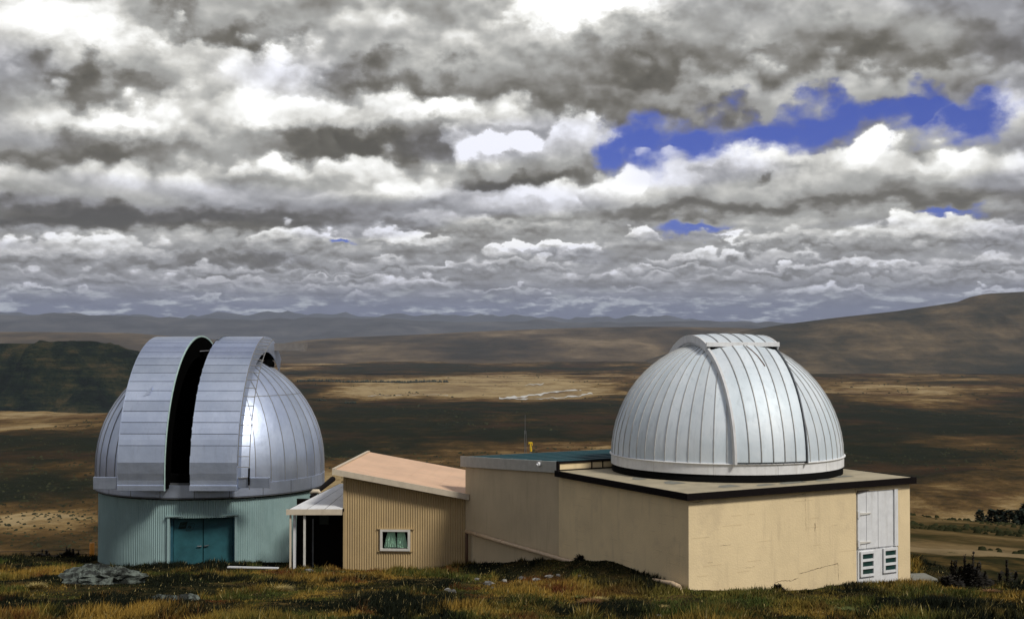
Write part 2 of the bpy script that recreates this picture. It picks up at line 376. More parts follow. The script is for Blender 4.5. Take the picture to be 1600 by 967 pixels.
def ground_cover_and_light(x, y):
    """basin tone, 0 dark ... 1 pale: plants, with cloud shadow and sunlight painted in"""
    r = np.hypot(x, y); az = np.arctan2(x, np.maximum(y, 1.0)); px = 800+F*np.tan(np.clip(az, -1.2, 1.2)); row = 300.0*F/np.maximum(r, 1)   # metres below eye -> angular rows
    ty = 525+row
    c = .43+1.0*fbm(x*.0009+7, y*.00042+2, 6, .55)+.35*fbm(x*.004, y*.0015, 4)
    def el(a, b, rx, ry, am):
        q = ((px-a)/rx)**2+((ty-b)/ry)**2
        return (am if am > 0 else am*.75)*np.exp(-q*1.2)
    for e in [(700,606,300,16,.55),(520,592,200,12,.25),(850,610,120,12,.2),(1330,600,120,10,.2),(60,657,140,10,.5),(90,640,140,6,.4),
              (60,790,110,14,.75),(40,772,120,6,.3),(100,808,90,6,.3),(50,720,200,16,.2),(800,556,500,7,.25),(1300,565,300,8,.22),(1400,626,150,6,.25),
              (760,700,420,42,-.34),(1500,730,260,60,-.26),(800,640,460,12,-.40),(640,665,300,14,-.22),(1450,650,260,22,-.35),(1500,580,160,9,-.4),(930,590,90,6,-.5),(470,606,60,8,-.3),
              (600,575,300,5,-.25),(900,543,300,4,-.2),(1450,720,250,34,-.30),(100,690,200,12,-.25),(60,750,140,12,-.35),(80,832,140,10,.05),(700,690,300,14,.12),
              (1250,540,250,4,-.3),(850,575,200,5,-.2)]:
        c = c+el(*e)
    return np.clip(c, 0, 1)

def build_ground():
    an = np.radians(np.concatenate([np.linspace(-180, -40, 36, endpoint=False), np.linspace(-40, -25, 40, endpoint=False), np.linspace(-25, 25, 640, endpoint=False), np.linspace(25, 40, 40, endpoint=False), np.linspace(40, 180, 36)]))
    rr = np.concatenate([[0.5], np.geomspace(2, 16, 16, endpoint=False), np.geomspace(16, 60, 150, endpoint=False), np.geomspace(60, 1500, 90, endpoint=False), np.geomspace(1500, 60000, 260)])
    A, Rr = np.meshgrid(an, rr); X = Rr*np.sin(A); Y = Rr*np.cos(A); Z = hill_h(X, Y)
    n, m = Z.shape
    me = bpy.data.meshes.new('ground'); co = np.stack([X, Y, Z], -1).reshape(-1, 3)
    i = np.arange(n*m).reshape(n, m)
    q = np.stack([i[:-1, :-1], i[1:, :-1], i[1:, 1:], i[:-1, 1:]], -1).reshape(-1, 4)[:, ::-1]
    me.vertices.add(len(co)); me.vertices.foreach_set('co', co.ravel())
    me.loops.add(q.size); me.loops.foreach_set('vertex_index', q.ravel().astype(np.int32))
    me.polygons.add(len(q)); me.polygons.foreach_set('loop_start', np.arange(0, q.size, 4, dtype=np.int32))
    me.update(calc_edges=True); me.shade_smooth()
    at_ = me.attributes.new('cover_and_light', 'FLOAT', 'POINT'); at_.data.foreach_set('value', ground_cover_and_light(X, Y).ravel().astype(np.float32))
    zone = sst(Rr, 48, 62)+sst(Rr, 700, 1100)                # 0 hilltop, 1 spur, 2 basin
    PXg = 800+F*np.tan(np.clip(np.arctan2(X, np.maximum(Y, 1e-3)), -1.2, 1.2)); bare = np.exp(-((Rr-58-4*fbm(X*.05, Y*.05, 3))/9.)**2)*sst(PXg, 1340, 1420)*(Y > 0)
    at3 = me.attributes.new('bare', 'FLOAT', 'POINT'); at3.data.foreach_set('value', bare.ravel().astype(np.float32))
    at2 = me.attributes.new('zone', 'FLOAT', 'POINT'); at2.data.foreach_set('value', zone.ravel().astype(np.float32))
    m_ = bpy.data.materials.new('ground_cover_and_light'); m_.use_nodes = True; t = m_.node_tree; q_ = NG(t); b = t.nodes['Principled BSDF']
    geo = t.nodes.new('ShaderNodeNewGeometry').outputs['Position']
    def attr(nm):
        a = t.nodes.new('ShaderNodeAttribute'); a.attribute_name = nm; return a.outputs['Fac']
    cv = attr('cover_and_light'); zn = attr('zone')
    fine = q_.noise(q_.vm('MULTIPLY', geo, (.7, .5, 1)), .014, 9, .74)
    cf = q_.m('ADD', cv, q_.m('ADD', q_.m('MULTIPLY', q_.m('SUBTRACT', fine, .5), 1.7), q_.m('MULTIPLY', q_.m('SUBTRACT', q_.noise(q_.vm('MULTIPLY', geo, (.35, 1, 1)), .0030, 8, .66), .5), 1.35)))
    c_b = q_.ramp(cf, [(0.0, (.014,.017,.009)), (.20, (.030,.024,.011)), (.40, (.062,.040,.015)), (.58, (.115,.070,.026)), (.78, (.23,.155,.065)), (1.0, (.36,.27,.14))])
    rusty = q_.ss(q_.noise(geo, .0022, 5, .6), .50, .66)
    c_b = q_.mix(q_.m('MULTIPLY', rusty, .45), c_b, (.075,.035,.018))
    nh = q_.noise(geo, .9, 7, .65); nh2 = q_.noise(geo, .09, 5, .6)
    c_h = q_.ramp(nh, [(.32, (.010,.012,.006)), (.48, (.028,.026,.012)), (.60, (.065,.045,.018)), (.72, (.12,.085,.03))])
    c_s = q_.ramp(q_.noise(q_.vm('MULTIPLY', geo, (1, .6, 1)), .10, 7, .62), [(.34, (.022,.026,.012)), (.46, (.055,.042,.018)), (.58, (.12,.082,.036)), (.70, (.18,.13,.06))])
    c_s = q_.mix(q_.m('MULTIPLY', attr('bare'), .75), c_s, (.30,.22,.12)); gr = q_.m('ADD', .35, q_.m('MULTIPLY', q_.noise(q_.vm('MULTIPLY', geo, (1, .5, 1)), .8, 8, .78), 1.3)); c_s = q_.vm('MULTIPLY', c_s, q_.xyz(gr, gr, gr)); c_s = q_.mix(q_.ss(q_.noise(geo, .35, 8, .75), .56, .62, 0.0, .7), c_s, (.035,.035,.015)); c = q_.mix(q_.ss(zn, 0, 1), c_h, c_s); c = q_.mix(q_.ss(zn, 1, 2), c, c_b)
    t.links.new(c, b.inputs['Base Color']); b.inputs['Roughness'].default_value = .95; b.inputs['Specular IOR Level'].default_value = .0
    bn = t.nodes.new('ShaderNodeBump'); bn.inputs['Strength'].default_value = .8; bn.inputs['Distance'].default_value = 1.0
    hgt = q_.m('ADD', q_.m('MULTIPLY', nh, .05), q_.m('MULTIPLY', q_.m('MULTIPLY', q_.noise(geo, .0045, 9, .62), 70.0), q_.ss(zn, 1, 2)))
    t.links.new(hgt, bn.inputs['Height']); t.links.new(bn.outputs[0], b.inputs['Normal'])
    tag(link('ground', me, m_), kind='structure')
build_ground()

def ridge_mesh(name, kind_rows, material):
    """a mass of high ground: rows of (x, y, z) grids"""
    n, m = kind_rows[0].shape; me = bpy.data.meshes.new(name); co = np.stack(kind_rows, -1).reshape(-1, 3)
    i = np.arange(n*m).reshape(n, m); q = np.stack([i[:-1, :-1], i[:-1, 1:], i[1:, 1:], i[1:, :-1]], -1).reshape(-1, 4)
    me.vertices.add(len(co)); me.vertices.foreach_set('co', co.ravel()); me.loops.add(q.size)
    me.loops.foreach_set('vertex_index', q.ravel().astype(np.int32)); me.polygons.add(len(q))
    me.polygons.foreach_set('loop_start', np.arange(0, q.size, 4, dtype=np.int32)); me.update(calc_edges=True); me.shade_smooth()
    return tag(link(name, me, material), kind='structure')
def terrain_mat(name, stops, scale, stretch=(1, 1, 1), snow=None, bump=0.0):
    m = bpy.data.materials.new(name); m.use_nodes = True; t = m.node_tree; q = NG(t); b = t.nodes['Principled BSDF']
    geo = t.nodes.new('ShaderNodeNewGeometry').outputs['Position']
    nz = q.m('ADD', q.noise(q.vm('MULTIPLY', geo, stretch), scale, 9, .66), q.m('MULTIPLY', q.m('SUBTRACT', q.noise(q.vm('MULTIPLY', geo, (stretch[0]*.5, stretch[1], stretch[2]*5)), scale*1.7, 8, .7), .5), .55))
    c = q.ramp(nz, stops)
    if snow:
        z = q.sep(geo)[2]; k = q.ss(q.m('ADD', z, q.m('MULTIPLY', q.m('SUBTRACT', q.noise(geo, .0011, 6, .7), .5), 900.0)), snow, snow+120)
        c = q.mix(k, c, (.85,.87,.9))
    if bump:
        bn = t.nodes.new('ShaderNodeBump'); bn.inputs['Strength'].default_value = 1; bn.inputs['Distance'].default_value = bump
        t.links.new(q.noise(geo, scale*1.6, 9, .68), bn.inputs['Height']); t.links.new(bn.outputs[0], b.inputs['Normal'])
    t.links.new(c, b.inputs['Base Color']); b.inputs['Roughness'].default_value = .95; b.inputs['Specular IOR Level'].default_value = .1
    return m
def silhouette(name, Y, pts, depth, base, rough, material, nx=420, nr=60, front=1.0, x0=-700, x1=2300, seed=0.0):
    """high ground whose skyline passes, at distance Y, through the given bearings"""
    px = np.linspace(x0, x1, nx); top = np.interp(px, [p[0] for p in pts], [(HOR-p[1])*Y/F for p in pts])
    k = np.linspace(-1, 1, nr)                       # -1 foot towards us, 0 crest, 1 foot behind
    K, PX = np.meshgrid(k, px, indexing='ij')
    YY = Y+K*depth*np.where(K < 0, front, 1.0); XX = (PX-800)/F*Y+0*K
    prof = np.cos(np.clip(np.abs(K), 0, 1)*math.pi/2)**1.35
    sc = 1.0/max(depth*.35, 1); gul = fbm(XX*sc*1.6+seed, YY*sc*.8+3, 6, .55)
    rdg = 1-np.abs(2*fbm(XX*sc*1.2+seed*2, YY*sc*.5, 5, .55))
    ZZ = base+(top[None, :]-base)*prof*(1+rough*(gul-.35)*np.clip(np.abs(K)*2.2, .015, 1))-rough*np.clip(rdg, 0, 1)*np.abs(top[None, :]-base)*.30*np.clip(np.abs(K)*1.8, .0, 1)*prof
    return ridge_mesh(name, [XX, YY, ZZ], material)
silhouette('hill', 5500, [(-700,560),(-300,535),(0,535),(60,536),(100,533),(140,532),(170,536),(200,546),(225,556),(260,572),(310,600),(360,640),(420,680)], 1250, -330, .95,
    terrain_mat('hill_scrub', [(.40, (.004,.014,.012)), (.47, (.014,.032,.019)), (.53, (.042,.052,.024)), (.62, (.12,.095,.045))], .0050, (1, 1, 1.4), bump=260.0), nr=90, x0=-700, x1=430, nx=300, seed=4.0, front=.45)
silhouette('mountain', 13000, [(500,680),(900,620),(1040,560),(1120,526),(1180,514),(1230,506),(1300,497),(1400,486),(1460,477),(1500,471),(1520,463),(1545,458),(1600,455),(1700,450),(1900,440),(2300,430)], 3600, -300, .22,
    terrain_mat('mountain_tussock', [(.36, (.016,.019,.014)), (.48, (.045,.038,.024)), (.57, (.09,.068,.040)), (.68, (.17,.125,.070))], .0011, (1, .6, 1), bump=60.0), nr=70, x0=500, seed=9.0, front=.75)
silhouette('foothills', 19000, [(-700,512),(200,520),(430,538),(480,531),(560,526),(640,523),(760,517),(900,512),(1000,510),(1150,512),(1400,520),(2300,520)], 5200, -290, .30,
    terrain_mat('foothill_tussock', [(.36, (.022,.020,.015)), (.48, (.065,.048,.030)), (.57, (.12,.088,.052)), (.68, (.22,.165,.10))], .0007, (1, .5, 1), bump=60.0), nr=70, seed=2.0)
jag = []
for i in range(160):
    p = -700+i*19
    b0 = np.interp(p, [-700,0,140,300,420,500,620,700,800,1000,1200,2300], [494,493,492,498,500,496,499,503,504,503,505,505])
    jag.append((p, b0-5*abs(fbm(np.array([i*.22]), np.array([1.5]), 4)[0])*2+1.0*math.sin(i*2.3)))
silhouette('mountain_range', 36000, jag, 7000, -400, .5,
    terrain_mat('range_rock', [(.36, (.030,.034,.045)), (.50, (.05,.055,.07)), (.66, (.09,.09,.10))], .0006), nr=50, seed=6.0)
peaks = []
for i in range(300):
    p = -700+i*10
    b0 = np.interp(p, [-700,0,250,500,760,900,1060,1150,2300], [490,490,492,492,494,491,496,506,512])
    peaks.append((p, b0-10*fbm(np.array([i*.21]), np.array([7.5]), 5, .6)[0]*1.3))
silhouette('snowy_range', 52000, peaks, 9000, -400, .5,
    terrain_mat('snowy_rock', [(.36, (.03,.04,.07)), (.60, (.06,.07,.10))], .0005, snow=1330.0), nr=50, nx=700, seed=8.0)

# haze: the air over the basin
hz = MB().box(-64000, 64000, -2500, 63000, -420, 1900)
hm = bpy.data.materials.new('haze'); hm.use_nodes = True; ht = hm.node_tree; ht.nodes.clear()
ho = ht.nodes.new('ShaderNodeOutputMaterial'); pv = ht.nodes.new('ShaderNodeVolumePrincipled')
pv.inputs['Color'].default_value = (.80, .87, 1.0, 1); pv.inputs['Density'].default_value = 1.25e-5; pv.inputs['Anisotropy'].default_value = 0.2
ht.links.new(pv.outputs[0], ho.inputs['Volume'])
tag(hz.build('haze', hm), kind='stuff')

# ------------------------------------------------------------------ left observatory (open shutters)
def frame_towards_camera(cx, cy, phi):
    """rotation so that local +X points at heading phi (to the viewer's right of the camera direction), local +Y to the right"""
    t = Vector((-cx, -cy)).normalized(); r = Vector((-t.y, t.x))
    h = t*math.cos(phi)+r*math.sin(phi)
    return math.atan2(h.y, h.x)
def gore(Rd, z0, a0, a1, nlat=16, th0=0.0, th1=89.0, seam_w=.015, seam_h=.016, thick=.0, keep=None, cols=3, low=0.0):
    """one tapering roof sheet of a dome with its standing seam"""
    mb = MB(); ths = [R_(th0+(th1-th0)*i/nlat) for i in range(nlat+1)]
    def pt(a, th, r): return Vector((r*math.cos(th)*math.cos(a), r*math.cos(th)*math.sin(a), z0+r*math.sin(th)))
    gap = .004/Rd
    for i in range(nlat):
        for k in range(cols):
            b0 = a0+gap+(a1-a0-2*gap)*k/cols; b1 = a0+gap+(a1-a0-2*gap)*(k+1)/cols
            c = pt((b0+b1)/2, (ths[i]+ths[i+1])/2, Rd)
            if keep and not keep(c): continue
            mb.add([pt(b0, ths[i], Rd), pt(b1, ths[i], Rd), pt(b1, ths[i+1], Rd), pt(b0, ths[i+1], Rd)], [(0,1,2,3)])
    if low:
        for k in range(cols):
            b0 = a0+gap+(a1-a0-2*gap)*k/cols; b1 = a0+gap+(a1-a0-2*gap)*(k+1)/cols
            p, q = pt(b0, ths[0], Rd), pt(b1, ths[0], Rd)
            if keep and not keep((p+q)/2): continue
            mb.add([p-Vector((0, 0, low)), q-Vector((0, 0, low)), q, p], [(0,1,2,3)])
    # seam along a0
    sm = MB()
    for i in range(nlat):
        if ths[i] > R_(86): break
        w0 = seam_w/2/(Rd*max(math.cos(ths[i]), .08)); w1 = seam_w/2/(Rd*max(math.cos(ths[i+1]), .08))
        c = pt(a0, (ths[i]+ths[i+1])/2, Rd)
        if keep and not keep(c): continue
        sm.hexa([pt(a0-w0, ths[i], Rd-.01), pt(a0+w0, ths[i], Rd-.01), pt(a0+w0, ths[i], Rd+seam_h), pt(a0-w0, ths[i], Rd+seam_h),
                 pt(a0-w1, ths[i+1], Rd-.01), pt(a0+w1, ths[i+1], Rd-.01), pt(a0+w1, ths[i+1], Rd+seam_h), pt(a0-w1, ths[i+1], Rd+seam_h)])
    if low and sm.v:
        w0 = seam_w/2/Rd; q = [pt(a0-w0, 0, Rd-.01), pt(a0+w0, 0, Rd-.01), pt(a0+w0, 0, Rd+seam_h), pt(a0-w0, 0, Rd+seam_h)]
        sm.hexa([v-Vector((0, 0, low)) for v in q]+q)
    return mb, sm
def two_mat(name, mb1, mb2, m1, m2, parent=None, rz=None):
    me = bpy.data.meshes.new(name); n = len(mb1.v)
    me.from_pydata(mb1.v+mb2.v, [], mb1.f+[tuple(i+n for i in f) for f in mb2.f])
    me.materials.append(m1); me.materials.append(m2)
    k = len(mb1.f)
    for i, p in enumerate(me.polygons):
        p.material_index = 0 if i < k else 1; p.use_smooth = i < k
    bm = bmesh.new(); bm.from_mesh(me); bmesh.ops.remove_doubles(bm, verts=[v for v in bm.verts if all(f.material_index == 0 for f in v.link_faces)], dist=2e-4); bm.to_mesh(me); bm.free(); me.update()
    return link(name, me, None, parent)

# --- building under the left dome
LX, LY = (332-800)/F*42, 42.0; LR = 3.60; LZ = -4.07
ld_rz = frame_towards_camera(LX, LY, R_(-14.2))
lb_rz = frame_towards_camera(LX, LY, R_(-4.5))
lbuild = empty('drum_building', (LX, LY, -7.15), lb_rz)
tag(lbuild, 'round corrugated grey-green drum with teal double doors under the open dome', 'round building')
TOPZ = -4.78+7.15
def corr_drum():
    mb = MB(); n = 2600; dA = R_(16.1); zt = -5.40+7.15; prof = []
    for k in range(n+1):
        a = -math.pi+2*math.pi*k/n; r = 3.49+.010*math.sin(a*310)
        prof.append((a, r))
    for k in range(n):
        (a, r), (b, s_) = prof[k], prof[k+1]; mid = (a+b)/2
        z0 = zt if abs(mid) < dA else -.35
        mb.add([(r*math.cos(a), r*math.sin(a), z0), (s_*math.cos(b), s_*math.sin(b), z0), (s_*math.cos(b), s_*math.sin(b), TOPZ), (r*math.cos(a), r*math.sin(a), TOPZ)], [(0,1,2,3)])
    return mb
corr_drum().build('drum_wall', M['corr_green'], lbuild, smooth=True)
MB().lathe([(3.45, TOPZ-.02), (.2, TOPZ-.01)], 48).build('drum_floor', M['void'], lbuild)
hw = 3.49*math.sin(R_(16.1)); xf = 3.49*math.cos(R_(16.1)); zt = -5.40+7.15
df = MB().box(xf-.35, xf+.06, hw-.02, hw+.05, -.3, zt+.04).box(xf-.35, xf+.06, -hw-.05, -hw+.02, -.3, zt+.04).box(xf-.35, xf+.10, -hw-.08, hw+.08, zt+.04, zt+.075)
df.build('door_surround', M['corr_green'], lbuild)
MB().box(xf-.33, xf-.30+.10, -hw+.02, -hw+.09, -.3, zt+.02).box(xf-.33, xf-.20, hw-.09, hw-.02, -.3, zt+.02).box(xf-.33, xf-.20, -hw+.09, hw-.09, zt-.06, zt+.02).build('door_frame', M['teal_dark'], lbuild)
for sgn, lab in ((-1, 'left teal door leaf with black marker scrawl'), (1, 'right teal door leaf')):
    a, b = (-hw+.10, -.012) if sgn < 0 else (.012, hw-.10)
    leaf = MB().box(xf-.31, xf-.255, a, b, -.3, zt-.07).build('door', M['teal'], lbuild, bevel=.008)
    leaf['label'] = lab
    MB().box(xf-.255, xf-.21, sgn*.06-.02, sgn*.06+.02, .85, .88).tube([(xf-.215, sgn*.05, .86), (xf-.205, sgn*.17, .875-(.01 if sgn < 0 else -.015))], .014).build('handle', M['alu_dark'], leaf)
    for z in (.35, .9, 1.45):
        MB().tube([(xf-.245, b if sgn > 0 else a, z-.05), (xf-.245, b if sgn > 0 else a, z+.05)], .016, 6).build('hinge', M['teal_dark'], leaf)
    if sgn < 0:      # the scrawl: a hatched box and a looping line
        ink = MB(); x = xf-.2535
        def stroke(pts, w):
            for (y0, z0), (y1, z1) in zip(pts, pts[1:]):
                d = Vector((y1-y0, z1-z0)); L_ = max(d.length, 1e-6); nx, nz = -d.y/L_*w/2, d.x/L_*w/2
                ink.add([(x, y0+nx, z0+nz), (x, y0-nx, z0-nz), (x, y1-nx, z1-nz), (x, y1+nx, z1+nz)], [(0,1,2,3)])
        ox, oz = -.72, zt-.36
        stroke([(ox,oz),(ox+.20,oz+.01),(ox+.26,oz+.20),(ox+.06,oz+.18),(ox,oz)], .022)
        for k in range(9): stroke([(ox+.02+.02*k, oz+.01),(ox+.07+.02*k, oz+.17+.01*(k % 3))], .013)
        stroke([(ox,oz+.03),(ox+.22,oz+.05)], .04); stroke([(ox+.1,oz+.13),(ox+.25,oz+.17)], .045)
        stroke([(ox+.28,oz+.14),(ox+.42,oz+.16),(ox+.47,oz+.14),(ox+.42,oz-.02),(ox+.36,oz-.05),(ox+.20,oz-.05)], .010)
        stroke([(ox+.27,oz+.02),(ox+.30,oz+.08),(ox+.34,oz+.07),(ox+.36,oz+.02),(ox+.31,oz+.02),(ox+.38,oz+.07)], .022)
        stroke([(ox+.30,oz+.11),(ox+.42,oz+.12)], .010); stroke([(ox+.22,oz-.03),(ox+.24,oz-.08),(ox+.38,oz-.08)], .008)
        ink.build('scrawl', M['ink'], leaf)
MB().box(xf-.5, xf-.34, -hw-.02, hw+.02, -.3, zt+.06).build('dark_backing', M['void'], lbuild)

# --- the left dome
dome = empty('observatory_dome', (LX, LY, -4.80), ld_rz)
tag(dome, 'silver dome with two raised seamed shutters parted on a black slit', 'dome')
D0 = -4.80
def zl(z): return z-D0
EQ = zl(LZ)                                           # equator height in local coordinates
GAP = .37; SW = 1.76                                    # half the slit, outer edge of a shutter
N = 44; st = 2*math.pi/N
def keepL(c): return not (abs(c.y) < GAP+.35 and c.x > -.9)
shared = None
for k in range(N):
    a = k*st+st*.3
    mid = a+st/2; m_ = (mid+math.pi) % (2*math.pi)-math.pi
    if abs(m_) < 1.0 or abs(abs(m_)-math.pi) < .9:
        g1, g2 = gore(LR, EQ, a, a+st, th1=89, keep=keepL, cols=3, low=.36)
        if not g1.f: continue
        two_mat('dome_panel', g1, g2, M['alu_left'], M['seam'], dome)
    else:
        if shared is None:
            g1, g2 = gore(LR, EQ, 0, st, cols=3, low=.36)
            o = two_mat('dome_panel', g1, g2, M['alu_left'], M['seam'], dome); shared = o.data
        else: o = link('dome_panel', shared, None, dome)
        o.rotation_euler = (0, 0, a)
# a lap ring part way up and the skirt ring below
MB().lathe([(LR*math.cos(R_(38))+.012, EQ+LR*math.sin(R_(38))), (LR*math.cos(R_(38.3))+.016, EQ+LR*math.sin(R_(38.3)))], 96, .55, 2.6).build('lap_strip', M['seam'], dome)
sk = MB()
zb, zt_ = 0.0, EQ+.0
def skirt(mb, a0, a1, n):
    return mb.lathe([(LR+.004, zt_-.34), (LR+.018, zt_-.345), (LR+.02, .02), (LR+.01, 0), (LR-.06, 0)], n, a0, a1)
NS = 22
for k in range(NS):
    a0 = .11+k*2*math.pi/NS; a1 = a0+2*math.pi/NS-.004
    skirt(MB(), a0, a1, 8).build('skirt_panel', M['alu_left'], dome, smooth=False)
MB().lathe([(LR-.03, -.06), (LR-.03, .03)], 120).build('ring_gap', M['void'], dome)
MB().lathe([(LR+.025, .0), (LR+.025, -.022), (LR-.05, -.022)], 120).build('drip_edge', M['alu_dark'], dome)
# inner lining so that the slit is dark; telescope fork faintly visible
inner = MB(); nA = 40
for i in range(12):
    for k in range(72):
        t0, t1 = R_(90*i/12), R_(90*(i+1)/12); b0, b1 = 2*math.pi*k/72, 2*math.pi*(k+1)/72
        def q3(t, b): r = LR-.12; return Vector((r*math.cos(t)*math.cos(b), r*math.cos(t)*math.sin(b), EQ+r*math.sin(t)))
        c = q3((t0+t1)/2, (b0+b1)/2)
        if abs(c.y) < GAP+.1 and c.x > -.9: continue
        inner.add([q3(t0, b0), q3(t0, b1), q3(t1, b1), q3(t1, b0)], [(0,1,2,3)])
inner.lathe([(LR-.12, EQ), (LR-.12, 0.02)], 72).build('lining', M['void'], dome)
# shutters: arched boxes
RS = 4.05
def shutter(y0, y1, lab):
    sh = empty('shutter', parent=dome); sh['label'] = lab
    zbot = zl(-4.80)+.30-.30
    def prof(r, th):
        return (r*math.cos(th), EQ+r*math.sin(th))
    # curved cladding sheets
    th = [R_(12.2)]
    while th[-1] < R_(124): th.append(th[-1]+R_(4.95))
    for i in range(len(th)-1):
        a, b = th[i]+.0022, th[i+1]-.0022; mid = (a+b)/2
        vs = []; pr = [prof(RS, a), prof(RS+.003, mid), prof(RS, b), prof(RS-.03, b), prof(RS-.03, mid), prof(RS-.03, a)]
        for y in (y0, y1): vs += [(x, y, z) for x, z in pr]
        MB().add(vs, [(0,1,7,6),(1,2,8,7),(2,3,9,8),(3,4,10,9),(4,5,11,10),(5,0,6,11),(0,5,4,1),(1,4,3,2),(6,7,10,11),(7,8,9,10)]).build('cladding_sheet', M['alu_left'], sh)
    # plain lower sheet, slightly dished, and the foot box
    lo = MB(); zc = [(RS, zl(-4.38)), (RS-.006, zl(-4.22)), (RS+.004, zl(-4.02)), (RS+.0, zl(-3.70)), prof(RS, R_(12.1))]
    vs = []
    for y in (y0, y1): vs += [(x, y, z) for x, z in zc]+[(x-.05, y, z) for x, z in reversed(zc)]
    n = 10; fs = [(i, (i+1) % n, (i+1) % n+n, i+n) for i in range(n)]+[tuple(range(n-1, -1, -1)), tuple(range(n, 2*n))]
    lo.add(vs, fs).build('lower_sheet', M['alu_left'], sh)
    MB().box(RS-.18, RS+.035, y0-.005, y1+.005, zl(-4.53), zl(-4.36)).build('foot_box', M['alu_left'], sh, bevel=.012)
    # dark backing and side walls
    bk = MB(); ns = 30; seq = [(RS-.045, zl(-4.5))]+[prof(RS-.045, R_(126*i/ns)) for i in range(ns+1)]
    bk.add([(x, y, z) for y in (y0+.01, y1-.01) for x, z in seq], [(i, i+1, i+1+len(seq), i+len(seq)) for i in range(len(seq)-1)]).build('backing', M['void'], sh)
    for y, inn in ((y0, False), (y1, True)):
        isin = abs(y) < 1.0
        s1 = [(RS+.004, zl(-4.5))]+[prof(RS+.004, R_(126*i/ns)) for i in range(ns+1)]
        ri = LR-.05 if not isin else LR-.18
        s2 = [(ri, zl(-4.5))]+[prof(ri, R_(126*i/ns)) for i in range(ns+1)]
        yy0, yy1 = (y-.012, y+.012)
        w = MB(); m = len(s1)
        w.add([(x, yy, z) for yy in (yy0, yy1) for x, z in s1+s2],
              [(i, i+1, m+i+1, m+i) for i in range(m-1)]+[(2*m+i+1, 2*m+i, 3*m+i, 3*m+i+1) for i in range(m-1)]+
              [(i+1, i, 2*m+i, 2*m+i+1) for i in range(m-1)]+[(m+i, m+i+1, 3*m+i+1, 3*m+i) for i in range(m-1)]+
              [(0, m, 3*m, 2*m), (m-1, 3*m-1, 4*m-1, 2*m-1)])
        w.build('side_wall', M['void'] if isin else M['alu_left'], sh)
        if isin and y < 0:                       # pale green weather strip along the left shutter's inner edge
            e = MB(); r0, r1 = RS-.01, RS+.035
            s1 = [(r1, zl(-4.53))]+[prof(r1, R_(112*i/ns)) for i in range(ns+1)]; s2 = [(r0, zl(-4.53))]+[prof(r0, R_(112*i/ns)) for i in range(ns+1)]
            e.add([(x, yy, z) for yy in (y+.0, y+.026) for x, z in s1+s2],
              [(i, i+1, m+i+1, m+i) for i in range(m-1)]+[(2*m+i+1, 2*m+i, 3*m+i, 3*m+i+1) for i in range(m-1)]+
              [(i+1, i, 2*m+i, 2*m+i+1) for i in range(m-1)]+[(m+i, m+i+1, 3*m+i+1, 3*m+i) for i in range(m-1)]+[(0, m, 3*m, 2*m), (m-1, 3*m-1, 4*m-1, 2*m-1)])
            e.build('weather_strip', M['green_edge'], sh)
    return sh
shutter(-SW, -GAP, 'left shutter with a small bright dent')
shR = shutter(GAP, SW, 'right shutter with a ladder on its side')
# tie rails low and high
MB().box(RS-.10, RS-.02, -SW-.72, -SW-.02, zl(-4.49), zl(-4.13)).build('side_rail_cover', M['alu_left'], dome, bevel=.01)
MB().box(RS-.12, RS-.05, SW+.02, SW+.93, zl(-4.44), zl(-4.14)).box(RS-.13, RS-.04, SW+.93, SW+.96, zl(-4.46), zl(-4.12)).build('side_rail_cover', M['alu_left'], dome, bevel=.01)
MB().box(LR-.25, LR-.1, -GAP, GAP, zl(-4.42), zl(-4.36)).box(LR-.4, LR-.3, -.2, -.05, zl(-4.8), zl(-4.1)).build('sill_bar', M['alu_dark'], dome)
def arc(r, t0, t1, n, y, dy=0): return [(r*math.cos(R_(t0+(t1-t0)*i/n)), y+dy*i/n, EQ+r*math.sin(R_(t0+(t1-t0)*i/n))) for i in range(n+1)]
MB().tube(arc(RS+.03, 76, 112, 12, GAP+.05), .025).build('edge_rail', M['alu_dark'], dome)
MB().box(-1.9, -1.2, SW-.1, SW+1.0, EQ+RS-.47, EQ+RS-.22).build('back_rail_cover', mat('dull_rail_cover', (.17,.16,.15), .7), dome)
# black tube, painted-in dark of the arched opening under the right shutter's top
MB().tube([(.15, SW-.05, EQ+LR-.60), (-.1, SW, EQ+LR-.46), (-.5, SW, EQ+LR-.46), (-.8, SW-.05, EQ+LR-.62)], [.12,.17,.17,.12], 10).build('shutter_opening_dark', M['void'], dome)
# ladder
lad = empty('ladder', parent=dome)
for yo in (.03, .36):
    MB().tube(arc(RS+.02 if yo < .2 else RS-.04, -6 if yo > .2 else 4, 82, 30, SW+yo, 0), .013, 6).build('rail', M['seam'], lad)
for i in range(19):
    t = R_(-1+i*4.4)
    MB().tube([(RS*math.cos(t), SW+.02, EQ+RS*math.sin(t)), ((RS-.04)*math.cos(t), SW+.37, EQ+(RS-.04)*math.sin(t))], .013, 6).build('rung', M['seam'], lad)
MB().tube([(RS*math.cos(R_(3)), SW+.36, EQ+RS*math.sin(R_(3))), (RS*math.cos(R_(-2))+.02, SW+.36, EQ+RS*math.sin(R_(-4)))], .03, 6).build('rail_foot', M['black'], lad)
# dent on the left shutter
t = R_(37); MB().add([(RS*math.cos(t)+.012, -1.12, EQ+RS*math.sin(t)), ((RS+.015)*math.cos(R_(34)), -1.22, EQ+(RS+.015)*math.sin(R_(34))), ((RS+.015)*math.cos(R_(35)), -1.02, EQ+(RS+.015)*math.sin(R_(35))), ((RS+.035)*math.cos(R_(39)), -.98, EQ+(RS+.035)*math.sin(R_(39)))], [(0,1,2),(0,2,3)]).build('dent', M['alu_left'], dome)

